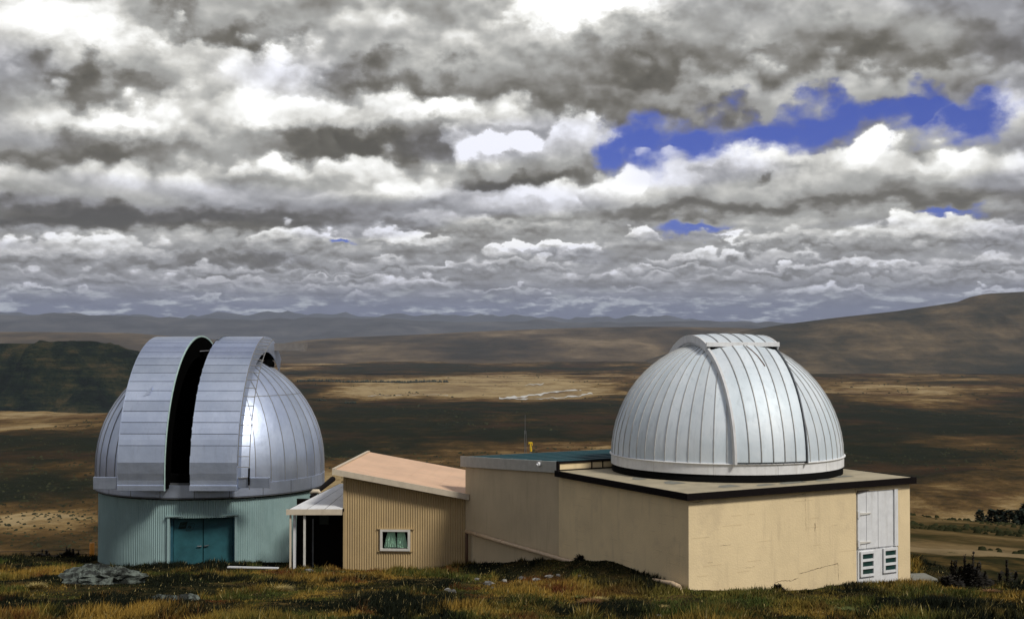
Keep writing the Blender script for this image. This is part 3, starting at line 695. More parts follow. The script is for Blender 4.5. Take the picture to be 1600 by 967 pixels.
# ------------------------------------------------------------------ right building with flat roof
def W(t, a, z): return Vector((CX, CY, 0))+BX*t+AX*a+Vector((0, 0, z))     # t along the long wall (away), a along the front wall
bz = empty('flat_roofed_building', (CX, CY, -5.6), 0)
tag(bz, 'cream painted masonry block with dark edged flat roof and white corner door', 'building')
def bpart(mb, name, m, parent=bz, **k):
    mb.v = [tuple(Vector(v)-Vector((CX, CY, -5.6))) for v in mb.v]
    o = mb.build(name, m, parent, **k); return o
RT = -3.36                                             # wall top
def slab(t0, t1, a0, a1, z0, z1, mb=None):
    mb = mb or MB(); return mb.hexa([W(t0, a0, z0), W(t0, a1, z0), W(t1, a1, z0), W(t1, a0, z0), W(t0, a0, z1), W(t0, a1, z1), W(t1, a1, z1), W(t1, a0, z1)])
AW = 6.35; TW = 7.0
DA0, DA1 = 4.68, 5.97; DZ1 = -3.47; DZ0 = -5.62
bpart(slab(0, .2, 0, DA0, -6.6, RT), 'front_wall', M['stucco'])
bpart(slab(0, .2, DA1, AW, -6.6, RT), 'front_wall', M['stucco'])
bpart(slab(0, .2, DA0, DA1, DZ1, RT), 'front_wall', M['stucco'])
bpart(slab(0, .2, DA0, DA1, -6.6, DZ0), 'front_wall', M['stucco'])
bpart(slab(.2, 5.217, 0, .2, -6.9, RT), 'long_wall', M['stucco'])
bpart(slab(.2, TW, AW-.2, AW, -6.9, RT), 'end_wall', M['stucco'])
bpart(slab(TW-.2, TW, .2, AW-.2, -6.9, RT), 'back_wall', M['stucco'])
o = 0.10
bpart(slab(-o, 5.217, -o, AW+.05, RT+.001, RT+.085), 'roof_deck', M['stucco_roof'])
bpart(slab(5.23, TW+o, .3, AW+.05, RT+.001, RT+.085), 'roof_deck', M['stucco_roof'])
# dark metal edge
bpart(slab(-o-.035, -o, -o-.035, AW+.05+.03, RT-.045, RT+.10), 'roof_edge', M['bitumen'])
bpart(slab(-o, 5.2, -o-.035, -o, RT-.045, RT+.10), 'roof_edge', M['bitumen'])
bpart(slab(-o, TW, AW+.05, AW+.08, RT-.045, RT+.10), 'roof_edge', M['bitumen'])
# peeling membrane sheets near the dome: low ragged laps
for (a, t, w, d) in ((1.3,.45,.5,.4),(2.2,.30,.45,.3),(2.9,.35,.7,.3),(4.0,.4,.5,.3),(.7,1.5,.4,.6),(4.9,.75,.5,.3),(.55,2.6,.25,.5)):
    bpart(MB().add([W(t, a, RT+.089), W(t+.05, a+w, RT+.093), W(t+d, a+w*.9, RT+.090), W(t+d*.8, a+.1, RT+.094), W(t+d*.3, a-.08, RT+.092)], [(0,1,2,3,4)]), 'membrane_patch', M['concrete'])
# cracks in the front wall
def crack(pts, w=.012):
    cr = MB()
    rr_ = random.Random(int(abs(pts[0][0]*100))); fine = [pts[0]]
    for (a0, z0), (a1, z1) in zip(pts, pts[1:]):
        m_n = max(2, int(math.hypot(a1-a0, z1-z0)/.05))
        for q_ in range(1, m_n+1): fine.append((a0+(a1-a0)*q_/m_n+rr_.uniform(-.006, .006), z0+(z1-z0)*q_/m_n+rr_.uniform(-.009, .009)))
    pts = fine; w0 = w*.75
    for (a0, z0), (a1, z1) in zip(pts, pts[1:]):
        w = w0*rr_.uniform(.3, 1.3); d = Vector((a1-a0, z1-z0)); d.normalize(); n = Vector((-d.y, d.x))*w/2
        cr.add([W(-.004, a0+n.x, z0+n.y), W(-.004, a0-n.x, z0-n.y), W(-.004, a1-n.x, z1-n.y), W(-.004, a1+n.x, z1+n.y)], [(0,1,2,3)])
    bpart(cr, 'crack', M['rust'])
crack([(2.3,-5.33),(2.55,-5.31),(2.75,-5.33),(2.95,-5.30)]); crack([(3.0,-5.20),(3.15,-5.18),(3.5,-5.14),(3.95,-5.09),(4.12,-5.07)]); crack([(4.12,-5.05),(4.13,-5.13),(4.14,-5.45)], .006)
crack([(.02,-3.45),(.2,-3.47),(.38,-3.45)]); crack([(2.75,-3.50),(2.98,-3.48),(3.18,-3.47)], .012); crack([(3.18,-3.47),(3.19,-3.9),(3.2,-4.3)], .005)
crack([(3.45,-4.13),(3.455,-4.22),(3.45,-4.3)], .02); crack([(.8,-4.42),(1.1,-4.43)], .006); crack([(.5,-4.75),(.62,-4.75)], .005); crack([(1.5,-4.95),(1.75,-4.94)], .005)
# block courses read faintly through the paint: shallow joints
jt = MB()
random.seed(5)
for k in range(1, 10):
    z = RT-.2*k-.06; a = random.uniform(0, .4)
    while a < DA0-.4:
        L_ = random.uniform(.12, .55)
        if random.random() < .45: jt.add([W(-.003, a, z), W(-.003, a, z+.005), W(-.003, min(a+L_, DA0-.02), z+.006), W(-.003, min(a+L_, DA0-.02), z)], [(0,3,2,1)])
        a += L_+random.uniform(.1, .8)
    t = random.uniform(.1, .5)
    while t < 4.8:
        L_ = random.uniform(.12, .5)
        if random.random() < .35: jt.add([W(t, -.003, z), W(t, -.003, z+.005), W(t+L_, -.003, z+.006), W(t+L_, -.003, z)], [(0,1,2,3)])
        t += L_+random.uniform(.1, .8)
o_ = bpart(jt, 'block_joint', mat('joint_shade', (.56,.44,.26), .9)); o_['kind'] = 'stuff'
# white door: three boards above, plinth with two louvred vents below
rec = .035
zm = -4.815
bpart(slab(rec-.0, rec+.03, DA0, DA1, DZ0, DZ1), 'door_lining', M['white'])
door = bpart(slab(rec-.02, rec-.001, DA0+.04, DA1-.16, zm, DZ1-.05), 'door', M['white'])
xs = [DA0+.03, DA0+.30, DA0+.66, DA1-.16]
def sub(mb, name, m, parent, **k):
    o2 = bpart(mb, name, m, parent, **k); return o2
for i in range(3):
    sub(slab(rec-.045, rec-.021, xs[i]+.006, xs[i+1]-.006, zm+.01, DZ1-.055-.02*i*0), 'board', M['white'], door, bevel=.004)
for z in (zm+1.02-.22, zm+.15):
    sub(slab(rec-.075, rec-.047, DA0+.02, DA0+.07, z-.09, z+.07), 'hinge', M['white'], door)
    sub(MB().hexa([W(rec-.070, DA0+.05, z-.03), W(rec-.070, DA0+.42, z-.012), W(rec-.047, DA0+.42, z-.012), W(rec-.047, DA0+.05, z-.03), W(rec-.070, DA0+.05, z+.03), W(rec-.070, DA0+.42, z+.012), W(rec-.047, DA0+.42, z+.012), W(rec-.047, DA0+.05, z+.03)]), 'hinge', M['offwhite'], door)
bpart(slab(rec-.06, rec-.001, DA1-.13, DA1-.02, zm, DZ1-.02), 'door_post', M['white'])
bpart(slab(-.03, -.001, DA0-.02, DA1+.06, DZ1-.04, DZ1+.02), 'lintel', M['stucco'])
bpart(MB().hexa([W(-.045, DA0, DZ1-.07), W(-.045, DA0+.33, DZ1-.03), W(-.031, DA0+.33, DZ1-.03), W(-.031, DA0, DZ1-.07), W(-.045, DA0, DZ1-.01), W(-.045, DA0+.36, DZ1-.015), W(-.031, DA0+.36, DZ1-.015), W(-.031, DA0, DZ1-.01)]), 'rotten_timber', M['wood'])
plinth = bpart(slab(rec-.03, rec-.002, DA0+.05, DA1-.01, DZ0, zm-.03), 'vent_panel', M['white'])
for (a0, a1, z0, z1) in ((DA0+.10, DA0+.54, zm-.62, zm-.055), (DA0+.80, DA0+1.24, zm-.59, zm-.035)):
    fr = MB(); d0, d1 = rec-.075, rec-.031
    h = (z1-z0); bars = [z0, z0+.055, z0+.055+(h-.22)/3, z0+.11+(h-.22)/3, z0+.11+2*(h-.22)/3, z0+.165+2*(h-.22)/3, z1-.055, z1]
    for i in (0, 2, 4, 6): slab(d0, d1, a0+.055, a1-.055, bars[i], bars[i+1], fr)
    slab(d0, d1, a0, a0+.055, z0, z1, fr); slab(d0, d1, a1-.055, a1, z0, z1, fr)
    fr_o = sub(fr, 'vent_frame', M['white'], plinth)
    for i in (1, 3, 5):
        sub(slab(d0+.030, d0+.036, a0+.056, a1-.056, bars[i]+.001, bars[i+1]-.001), 'pane', M['glass'], plinth)
# ------ lower wing along the long wall with the teal roof
wing = empty('low_wing', tuple(W(7.7, 0, -6.4)), 0)
tag(wing, 'cream rendered wing with grey fascia and teal sheet roof beside the flat roof', 'building')
wo_ = Vector(W(7.7, 0, -6.4))
def wpart(mb, name, m, parent=wing, **k):
    mb.v = [tuple(Vector(v)-wo_) for v in mb.v]; return mb.build(name, m, parent, **k)
T0, T1, WA = 5.22, 10.22, 8.2
wpart(MB().hexa([W(T0, .0, -7), W(T0, .2, -7), W(T1, .2, -7), W(T1, .0, -7), W(T0, .0, -3.25), W(T0, .2, -3.25), W(T1, .2, -3.58), W(T1, .0, -3.58)]), 'long_wall', mat('greyer_cream_render', (.54,.44,.29), .85, var=.08, vscale=.9, bump=.4, streak=((.42,.34,.22), .5)))
wpart(slab(T1-.2, T1, .2, WA, -7.2, -3.6), 'end_wall', M['stucco'])
wpart(slab(T0, T0+.2, .21, WA, -4.2, -3.12), 'party_wall', M['stucco'])
def sl(t): return -3.05-.285*(t-T0)/(T1-T0)
wpart(MB().hexa([W(T0-.02, -.075, sl(T0)-.27), W(T0-.02, -.03, sl(T0)-.27), W(T1+.16, -.03, sl(T1)-.29), W(T1+.16, -.075, sl(T1)-.29), W(T0-.02, -.075, sl(T0)), W(T0-.02, -.03, sl(T0)), W(T1+.16, -.03, sl(T1)), W(T1+.16, -.075, sl(T1))]), 'fascia', M['fascia'])
wpart(MB().tube([W(T0+.78, -.075, sl(T0)-.13), W(T0+.78, -.14, sl(T0)-.13)], .055, 12).tube([W(T0+.78, -.14, sl(T0)-.13), W(T0+.78, -.16, sl(T0)-.15)], .03, 8), 'flood_lamp', M['white'])
nsh = 7
for k in range(nsh):                                    # roofing sheets
    t0 = T0+(T1+.14-T0)*k/nsh; t1 = T0+(T1+.14-T0)*(k+1)/nsh
    mb = MB().hexa([W(t0+.004, -.03, sl(t0)-.03), W(t0+.004, WA, sl(t0)-.03), W(t1-.004, WA, sl(t1)-.03), W(t1-.004, -.03, sl(t1)-.03), W(t0+.004, -.03, sl(t0)-.005), W(t0+.004, WA, sl(t0)-.005), W(t1-.004, WA, sl(t1)-.005), W(t1-.004, -.03, sl(t1)-.005)])
    for j in range(1): slab(t0-.0, t0+.03, -.03, WA, sl(t0)-.01, sl(t0)+.02, mb)
    wpart(mb, 'roof_sheet', M['green_roof'])
# dark framed cream strip where the two roofs meet
wpart(slab(5.165, 5.20, .0, WA-.5, RT+.10, sl(T0)-.05), 'upstand', M['stucco'])
fr = slab(5.14, 5.21, -.075, WA-.5, sl(T0)-.05, sl(T0)+.0); slab(5.14, 5.165, -.075, WA-.5, RT+.086, RT+.115, fr); slab(5.13, 5.2, -.085, -.03, RT-.045, sl(T0)+.01, fr)
for a in (.9, 1.22, 1.6): slab(5.14, 5.164, a, a+.02, RT+.115, sl(T0)-.05, fr)
wpart(fr, 'upstand_frame', M['bitumen'])

# --- the closed dome on the flat roof
RX, RY = (1133.5-800)/F*31.7, 31.7; RR = 2.79; RZ = -2.86
rd_rz = frame_towards_camera(RX, RY, R_(21.5))
rd = empty('observatory_dome', (RX, RY, -3.27), rd_rz)
tag(rd, 'closed pale silver ribbed dome with white skirt on the flat roof', 'dome')
E = RZ+3.27
rings = [(RR-.01, -.02), (RR-.01, .165), (RR-.06, .17)]
MB().lathe(rings, 160).build('rubber_skirt', M['black'], rd, smooth=True)
for k in range(12):
    a0 = k*math.pi/6+.05; a1 = a0+math.pi/6-.002
    MB().lathe([(RR-.03, .168), (RR+.012, .17), (RR+.012, .40)], 12, a0, a1).build('skirt_panel', M['white'], rd, smooth=False)
MB().lathe([(RR-.01, .395), (RR+.045, .40), (RR+.05, .418), (RR+.0, .43)], 160).build('rim', M['white'], rd, smooth=True)
NR = 60; s2 = 2*math.pi/NR
M['seam_mid'] = mat('seam_mid_grey', (.33,.33,.32), .5, .3); M['rib_grey'] = mat('rib_grey', (.42,.42,.41), .5, .2)
g1, g2 = gore(RR, E, 0, s2, nlat=16, seam_w=.016, seam_h=.016, cols=2)
sh0 = None
SWR = .84
for k in range(NR):
    a = (k+.5)*s2; mid = (a+s2/2+math.pi) % (2*math.pi)-math.pi
    if sh0 is None: o = two_mat('dome_panel', g1, g2, M['alu_right'], M['rib_grey'], rd); sh0 = o.data
    else: o = link('dome_panel', sh0, None, rd)
    o.rotation_euler = (0, 0, a)
shut = empty('shutter', parent=rd)
RP = RR+.085
def sph(r, y, th):     # point on a sphere at offset y across the slit, angle th up from the front
    q = math.sqrt(max(r*r-y*y, .01)); return Vector((q*math.cos(th), y, E+q*math.sin(th)))
NP = 6
for k in range(NP):
    y0 = -SWR+2*SWR*k/NP; y1 = -SWR+2*SWR*(k+1)/NP
    mb = MB(); sm = MB(); nn = 22
    for i in range(nn):
        t0, t1 = R_(1+100*i/nn), R_(1+100*(i+1)/nn)
        for j in range(2):
            ya = y0+.004+(y1-y0-.008)*j/2; yb = y0+.004+(y1-y0-.008)*(j+1)/2
            mb.add([sph(RP, ya, t0), sph(RP, yb, t0), sph(RP, yb, t1), sph(RP, ya, t1)], [(0,1,2,3)])
        if k:
            sm.hexa([sph(RP-.01, y0-.009, t0), sph(RP-.01, y0+.009, t0), sph(RP+.018, y0+.009, t0), sph(RP+.018, y0-.009, t0),
                     sph(RP-.01, y0-.009, t1), sph(RP-.01, y0+.009, t1), sph(RP+.018, y0+.009, t1), sph(RP+.018, y0-.009, t1)])
    two_mat('shutter_sheet', mb, sm, M['alu_right'], M['seam_mid'], shut)
def ridge(y, w, r0, r1, name, m, t0=0, t1=104):
    mb = MB(); nn = 40
    for i in range(nn):
        a, b = R_(t0+(t1-t0)*i/nn), R_(t0+(t1-t0)*(i+1)/nn)
        mb.hexa([sph(r0, y-w, a), sph(r0, y+w, a), sph(r1, y+w, a), sph(r1, y-w, a), sph(r0, y-w, b), sph(r0, y+w, b), sph(r1, y+w, b), sph(r1, y-w, b)])
    return mb.build(name, m, shut)
ridge(-SWR-.02, .025, RR-.02, RP+.05, 'edge_rib', M['white'])
ridge(SWR+.02, .014, RR-.02, RP+.045, 'edge_rib', M['alu_dark'])
# cap sheet over the top
cap = MB(); capS = []
RC = RP+.08; cw = SWR+.06
t0c, t1c = 68, 122
ncs = 6
for k in range(ncs):
    y0 = -cw+2*cw*k/ncs; y1 = -cw+2*cw*(k+1)/ncs; mb = MB(); sm = MB()
    def cp(y, th, r=RC): return Vector((r*math.cos(th), y, E+r*math.sin(th)-.03-.05*(y/cw)**2))
    for i in range(14):
        a, b = R_(t0c+(t1c-t0c)*i/14), R_(t0c+(t1c-t0c)*(i+1)/14)
        mb.add([cp(y0+.003, a), cp(y1-.003, a), cp(y1-.003, b), cp(y0+.003, b)], [(0,1,2,3)])
        if k: sm.hexa([cp(y0-.008, a, RC-.01), cp(y0+.008, a, RC-.01), cp(y0+.008, a, RC+.016), cp(y0-.008, a, RC+.016), cp(y0-.008, b, RC-.01), cp(y0+.008, b, RC-.01), cp(y0+.008, b, RC+.016), cp(y0-.008, b, RC+.016)])
    two_mat('cap_sheet', mb, sm, M['alu_right'], M['seam'], shut)
def arcwall(y, w, r0, r1):
    mb = MB()
    for i in range(14):
        a, b = R_(t0c+(t1c-t0c)*i/14), R_(t0c+(t1c-t0c)*(i+1)/14)
        f = lambda yy, r, th: Vector((r*math.cos(th), yy, E+r*math.sin(th)-.08))
        mb.hexa([f(y-w, r0, a), f(y+w, r0, a), f(y+w, r1, a), f(y-w, r1, a), f(y-w, r0, b), f(y+w, r0, b), f(y+w, r1, b), f(y-w, r1, b)])
    return mb
arcwall(-cw, .02, RC-.17, RC+.012).build('cap_side', M['white'], shut)
arcwall(cw, .02, RC-.17, RC+.012).build('cap_side', M['white'], shut)
a = R_(t0c); x_, z_ = RC*math.cos(a), E+RC*math.sin(a)-.06
MB().box(x_-.01, x_+.03, -cw-.02, cw+.02, z_-.07, z_+.035).build('cap_front', M['white'], shut, bevel=.006)
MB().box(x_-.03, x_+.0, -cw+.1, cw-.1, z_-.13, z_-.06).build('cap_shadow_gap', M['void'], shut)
# bird streaks under the cap
mb = MB(); pts = [(.05, 66), (.10, 62), (.16, 57), (.20, 52), (.22, 49)]
for (y0, t0), (y1, t1) in zip(pts, pts[1:]):
    mb.add([sph(RP+.006, y0-.012, R_(t0)), sph(RP+.006, y0+.02, R_(t0)), sph(RP+.006, y1+.02, R_(t1)), sph(RP+.006, y1-.012, R_(t1))], [(0,1,2,3)])
mb.build('dirt_streak', M['rust'], shut)

# ------------------------------------------------------------------ tan annexe and porch
an = Vector(((538-800)/F*36.2, 36.2, 0)); fx = Vector((math.cos(R_(3.65)), -math.sin(R_(3.65)), 0)); fy = Vector((math.sin(R_(3.65)), math.cos(R_(3.65)), 0))
annex = empty('annexe_building', (an.x, an.y, -6.7), R_(-3.65))
tag(annex, 'tan corrugated annexe with sloping pinkish roof and one small curtained window', 'building')
AWd = 3.42
def roofz(x): return -3.86-.178*x+6.7                    # underside of roof along the front, local
mb = MB(); nC = 560; WX0, WX1, WZ0, WZ1 = 1.06, 1.84, 6.7-5.93, 6.7-5.40
for k in range(nC):
    xa, xb = AWd*k/nC, AWd*(k+1)/nC; ya, yb = .010*math.sin(xa*2*math.pi/.068), .010*math.sin(xb*2*math.pi/.068)
    za, zb2 = roofz(xa)+.0, roofz(xb)+.0; xm = (xa+xb)/2
    if WX0 < xm < WX1:
        mb.add([(xa, ya, -.5), (xb, yb, -.5), (xb, yb, WZ0), (xa, ya, WZ0)], [(0,1,2,3)]); mb.add([(xa, ya, WZ1), (xb, yb, WZ1), (xb, yb, zb2), (xa, ya, za)], [(0,1,2,3)])
    else: mb.add([(xa, ya, -.5), (xb, yb, -.5), (xb, yb, zb2), (xa, ya, za)], [(0,1,2,3)])
mb.build('front_wall', M['annexe'], annex, smooth=True)
MB().box(-.015, .05, -.02, .03, -.5, roofz(0)).build('corner_trim', M['annexe'], annex)
MB().hexa([(0,.03,-.5),(.04,.03,-.5),(.04,5.2,-.5),(0,5.2,-.5),(0,.03,roofz(0)),(.04,.03,roofz(0)),(.04,5.2,roofz(0)),(0,5.2,roofz(0))]).build('side_wall', M['annexe'], annex)
MB().box(.04, AWd, 5.1, 5.2, -.5, roofz(AWd)-.1).build('back_wall', M['annexe'], annex)
x0, x1, ya, yb = -.24, AWd+.12, -.30, 5.25
def rf(x, d=0): return roofz(x)+.02+d
for k in range(8):                                    # roof trays
    p, q = x0+.05+(x1-x0-.05)*k/8, x0+.05+(x1-x0-.05)*(k+1)/8
    MB().hexa([(p+.002, ya+.03, rf(p, .06)), (q-.002, ya+.03, rf(q, .06)), (q-.002, yb, rf(q, .06)), (p+.002, yb, rf(p, .06)), (p+.002, ya+.03, rf(p, .10)), (q-.002, ya+.03, rf(q, .10)), (q-.002, yb, rf(q, .10)), (p+.002, yb, rf(p, .10))]).build('roof_tray', M['annexe_roof'], annex)
MB().hexa([(x0, ya+.03, rf(x0)), (x1, ya+.03, rf(x1)), (x1, yb, rf(x1)), (x0, yb, rf(x0)), (x0, ya+.03, rf(x0, .055)), (x1, ya+.03, rf(x1, .055)), (x1, yb, rf(x1, .055)), (x0, yb, rf(x0, .055))]).build('soffit', M['cream_trim'], annex)
MB().hexa([(x0, ya, rf(x0, -.04)), (x1, ya, rf(x1, -.04)), (x1, ya+.028, rf(x1, -.04)), (x0, ya+.028, rf(x0, -.04)), (x0, ya, rf(x0, .12)), (x1, ya, rf(x1, .12)), (x1, ya+.028, rf(x1, .12)), (x0, ya+.028, rf(x0, .12))]).build('fascia', M['cream_trim'], annex)
MB().hexa([(x0-.03, ya-.02, rf(x0, -.05)), (x0, ya-.02, rf(x0, -.05)), (x0, yb, rf(x0, -.05)), (x0-.03, yb, rf(x0, -.05)), (x0-.03, ya-.02, rf(x0, .135)), (x0+.06, ya-.02, rf(x0, .135)), (x0+.06, yb, rf(x0, .135)), (x0-.03, yb, rf(x0, .135))]).build('barge_board', M['cream_trim'], annex)
win = empty('window', parent=annex)
f = MB(); f.box(WX0-.03, WX1+.03, -.06, .02, WZ1-.03, WZ1+.03).box(WX0-.03, WX1+.03, -.07, .02, WZ0-.03, WZ0+.03).box(WX0-.03, WX0+.035, -.06, .02, WZ0+.03, WZ1-.03).box(WX1-.035, WX1+.03, -.06, .02, WZ0+.03, WZ1-.03)
f.build('frame', M['offwhite'], win)
MB().box(WX0-.12, WX1+.14, -.045, -.005, WZ1+.031, WZ1+.055).build('flashing', M['annexe'], win)
MB().box(WX0-.09, WX1+.09, -.05, -.012, WZ0-.06, WZ0-.035).build('sill', M['annexe'], win)
def curt(xa, xb, xt, xu):
    mb = MB(); n = 36
    for k in range(n):
        u, v = k/n, (k+1)/n
        g_ = lambda q: .075+.012*math.sin(q*math.pi*11)
        mb.add([(xa+(xb-xa)*u, g_(u), WZ0+.04), (xa+(xb-xa)*v, g_(v), WZ0+.04), (xt+(xu-xt)*v, g_(v), WZ1-.04), (xt+(xu-xt)*u, g_(u), WZ1-.04)], [(0,1,2,3)])
    return mb
curt(WX0+.06, WX0+.40, WX0+.16, WX0+.37).build('curtain', M['curtain'], win, smooth=True); curt(WX0+.42, WX1-.06, WX0+.44, WX1-.14).build('curtain', M['curtain'], win, smooth=True)
MB().box(WX0+.01, WX1-.01, .14, .16, WZ0, WZ1).build('dark_room', M['void'], win)
gl = bpy.data.materials.new('clear_pane'); gl.use_nodes = True; gb = gl.node_tree.nodes['Principled BSDF']
gb.inputs['Base Color'].default_value = (.75,.9,.84,1); gb.inputs['Roughness'].default_value = .03; gb.inputs['Transmission Weight'].default_value = 1; gb.inputs['IOR'].default_value = 1.05
MB().box(WX0+.035, WX1-.035, -.02, -.014, WZ0+.03, WZ1-.03).build('pane', gl, win)

porch = empty('porch', ((448-800)/F*36.9, 36.4, -6.75), 0)
tag(porch, 'open porch with white roof panels on thin posts between drum and annexe', 'porch')
pl = Vector(porch.location)
def ppt(px, py, Y): return at(px, py, Y)-pl
def ppart(mb, name, m, **k): return mb.build(name, m, porch, **k)
pf, pb = 36.05, 39.3        # front and back depth
zf = at(500, 797, pf).z; zbk = at(500, 757, pb).z
def pr(x, y): return zf+(zbk-zf)*(y-pf)/(pb-pf)
xl = lambda y: at(451, 797, pf).x+(y-pf)*.30
xr = an.x-.02
cols_ = 3; rows_ = 3
for i in range(cols_):
    for j in range(rows_):
        u0, u1 = i/cols_, (i+1)/cols_; v0, v1 = pf+.03+(pb-pf)*j/rows_, pf+.03+(pb-pf)*(j+1)/rows_
        q = lambda u, y, dz: Vector((xl(y)+(xr-xl(y)+(y-pf)*.064)*u, y, pr(0, y)+dz))-pl
        g_ = .012 if i else .01
        e0 = .012/1.6
        MB().hexa([q(u0+e0, v0, 0), q(u1-e0, v0, 0), q(u1-e0, v1-.008, 0), q(u0+e0, v1-.008, 0), q(u0+e0, v0, .03), q(u1-e0, v0, .03), q(u1-e0, v1-.008, .03), q(u0+e0, v1-.008, .03)]).build('roof_panel', M['white'], porch)
for u in (0, 1/3, 2/3, 1):
    q = lambda u, y, dz, dx=0: Vector((xl(y)+(xr-xl(y)+(y-pf)*.064)*u+dx, y, pr(0, y)+dz))-pl
    MB().hexa([q(u, pf, -.05, -.025), q(u, pf, -.05, .025), q(u, pb, -.05, .025), q(u, pb, -.05, -.025), q(u, pf, .022, -.025), q(u, pf, .022, .025), q(u, pb, .022, .025), q(u, pb, .022, -.025)]).build('glazing_bar', M['bitumen'], porch)
zfl = zf-pl.z
MB().box(xl(pf)-.06-pl.x, xr-pl.x, pf-.06-pl.y, pf-pl.y, zfl-.12, zfl+.03).build('fascia', M['cream_trim'], porch)
for px, Y, w, m in ((453.5, pf+.0, .05, 'cream_trim'), (460, pf+.25, .075, 'white'), (475.5, pf+.02, .06, 'offwhite')):
    p = at(px, 800, Y)-pl
    MB().box(p.x-w/2, p.x+w/2, p.y+.02, p.y+.02+w, -.5, zfl-.1).build('post', M[m], porch, bevel=.004)
p0 = at(489, 800, 37.6)-pl
MB().box(p0.x-.02, p0.x+.02, p0.y, p0.y+.04, -.4, 1.45).build('post', M['alu_dark'], porch)
bw = at(464, 800, 37.75).x
MB().box(bw-pl.x, xr-pl.x+.1, 37.7-pl.y, 37.78-pl.y, -.5, pr(0, 37.7)-pl.z-.06).build('back_wall', mat('porch_wall_in_shade', (.006,.005,.004), .9, spec=.05), porch)  # near-black: the shade inside the porch is put into the wall colour
sg = at(506, 812, 37.2)-pl
MB().box(sg.x-.13, sg.x+.14, sg.y, sg.y+.015, sg.z-.13, sg.z+.12).build('hanging_sheet', mat('dark_glass_sheet', (.03,.04,.04), .15), porch, bevel=.003)
vc = at(493, 770, 38.6)-pl
MB().tube([(vc.x-.16, vc.y, vc.z-.02), (vc.x-.06, vc.y, vc.z+.05), (vc.x+.08, vc.y, vc.z+.05), (vc.x+.16, vc.y, vc.z-.03)], [.04,.07,.07,.04], 10).build('vent_cap', M['cream_trim'], porch, smooth=True)
fl = [at(486, 776, 38.3)-pl, at(520, 748, 40.5)-pl]
MB().tube([fl[0], fl[1]], [.05, .09], 8).build('flashing', M['bitumen'], porch)

# ------------------------------------------------------------------ small things
def thing(mb, name, m, label, cat, group=None, **k):
    c = Vector((sum(v[0] for v in mb.v)/len(mb.v), sum(v[1] for v in mb.v)/len(mb.v), min(v[2] for v in mb.v)))
    mb.v = [tuple(Vector(v)-c) for v in mb.v]; o = mb.build(name, m, None, **k); o.location = c
    return tag(o, label, cat, group)
# drain pipe along the foot of the long wall
dp = empty('drain_pipe', tuple(W(5, -.1, -5.6))); tag(dp, 'cream drain pipe running along the foot of the long wall', 'pipe')
dl = Vector(dp.location)
mb = MB().tube([W(T1-.25, -.10, -5.36)-dl, W(8, -.10, -5.37)-dl, W(5, -.12, -5.36)-dl, W(2.0, -.15, -5.30)-dl, W(.35, -.17, -5.18)-dl, W(.08, -.19, -5.20)-dl, W(-.03, -.20, -5.30)-dl, W(-.03, -.20, -5.6)-dl], .052, 12)
mb.build('run', M['pipe'], dp, smooth=True)
MB().tube([W(T1-.28, -.10, -5.36)-dl, W(T1-.28, -.10, -6.6)-dl], .045, 10).build('down_pipe', M['rust'], dp, smooth=True)
for t in (9.3, 7.9, 6.5): MB().tube([W(t, -.10, -5.365)-dl, W(t+.06, -.10, -5.365)-dl], .062, 12).build('joint_collar', M['pipe'], dp)
# weather mast behind the teal roof, on the slope
mp = at(820.5, 706, 41); ms_ = empty('weather_mast', (mp.x, mp.y, -6.9)); tag(ms_, 'thin grey lattice mast standing behind the teal roof', 'mast')
top_ = at(820.5, 648, 41).z+6.9
for k in range(3):
    a = k*2.094; MB().tube([(.06*math.cos(a), .06*math.sin(a), 0), (.03*math.cos(a), .03*math.sin(a), top_-.5)], .007, 5).build('leg', M['alu_dark'], ms_)
br = MB()
for i in range(14):
    z0, z1 = i*.4, (i+1)*.4
    if z1 > top_-.5: break
    for k in range(3):
        a, b = k*2.094, (k+1)*2.094; r0 = .06-.03*z0/top_; r1 = .06-.03*z1/top_
        br.tube([(r0*math.cos(a), r0*math.sin(a), z0), (r1*math.cos(b), r1*math.sin(b), z1)], .004, 4)
br.build('bracing', M['alu_dark'], ms_)
MB().tube([(0, 0, top_-.6), (0, 0, top_)], [.01, .005], 6).build('whip', M['alu_dark'], ms_)
yp = at(829, 706, 39.5); ya_ = empty('yellow_instrument', (yp.x, yp.y, -6.6)); ya_.scale = (.62, .62, 1); tag(ya_, 'yellow T shaped instrument head just right of the thin mast', 'instrument')
zy = at(829, 705, 39.5).z+6.6
MB().tube([(0, 0, 0), (0, 0, zy+.02)], .03, 8).build('pole', M['alu_dark'], ya_)
MB().tube([(.03, 0, zy), (.0, 0, zy+.14)], .055, 10).tube([(0, 0, zy+.13), (0, 0, zy+.24)], .04, 10).build('body', M['yellow'], ya_)
MB().box(-.10, .08, -.04, .04, zy+.235, zy+.285).box(.07, .10, -.03, .03, zy+.17, zy+.27).box(-.10, -.075, -.03, .03, zy+.21, zy+.25).build('cross_head', M['yellow'], ya_, bevel=.006)

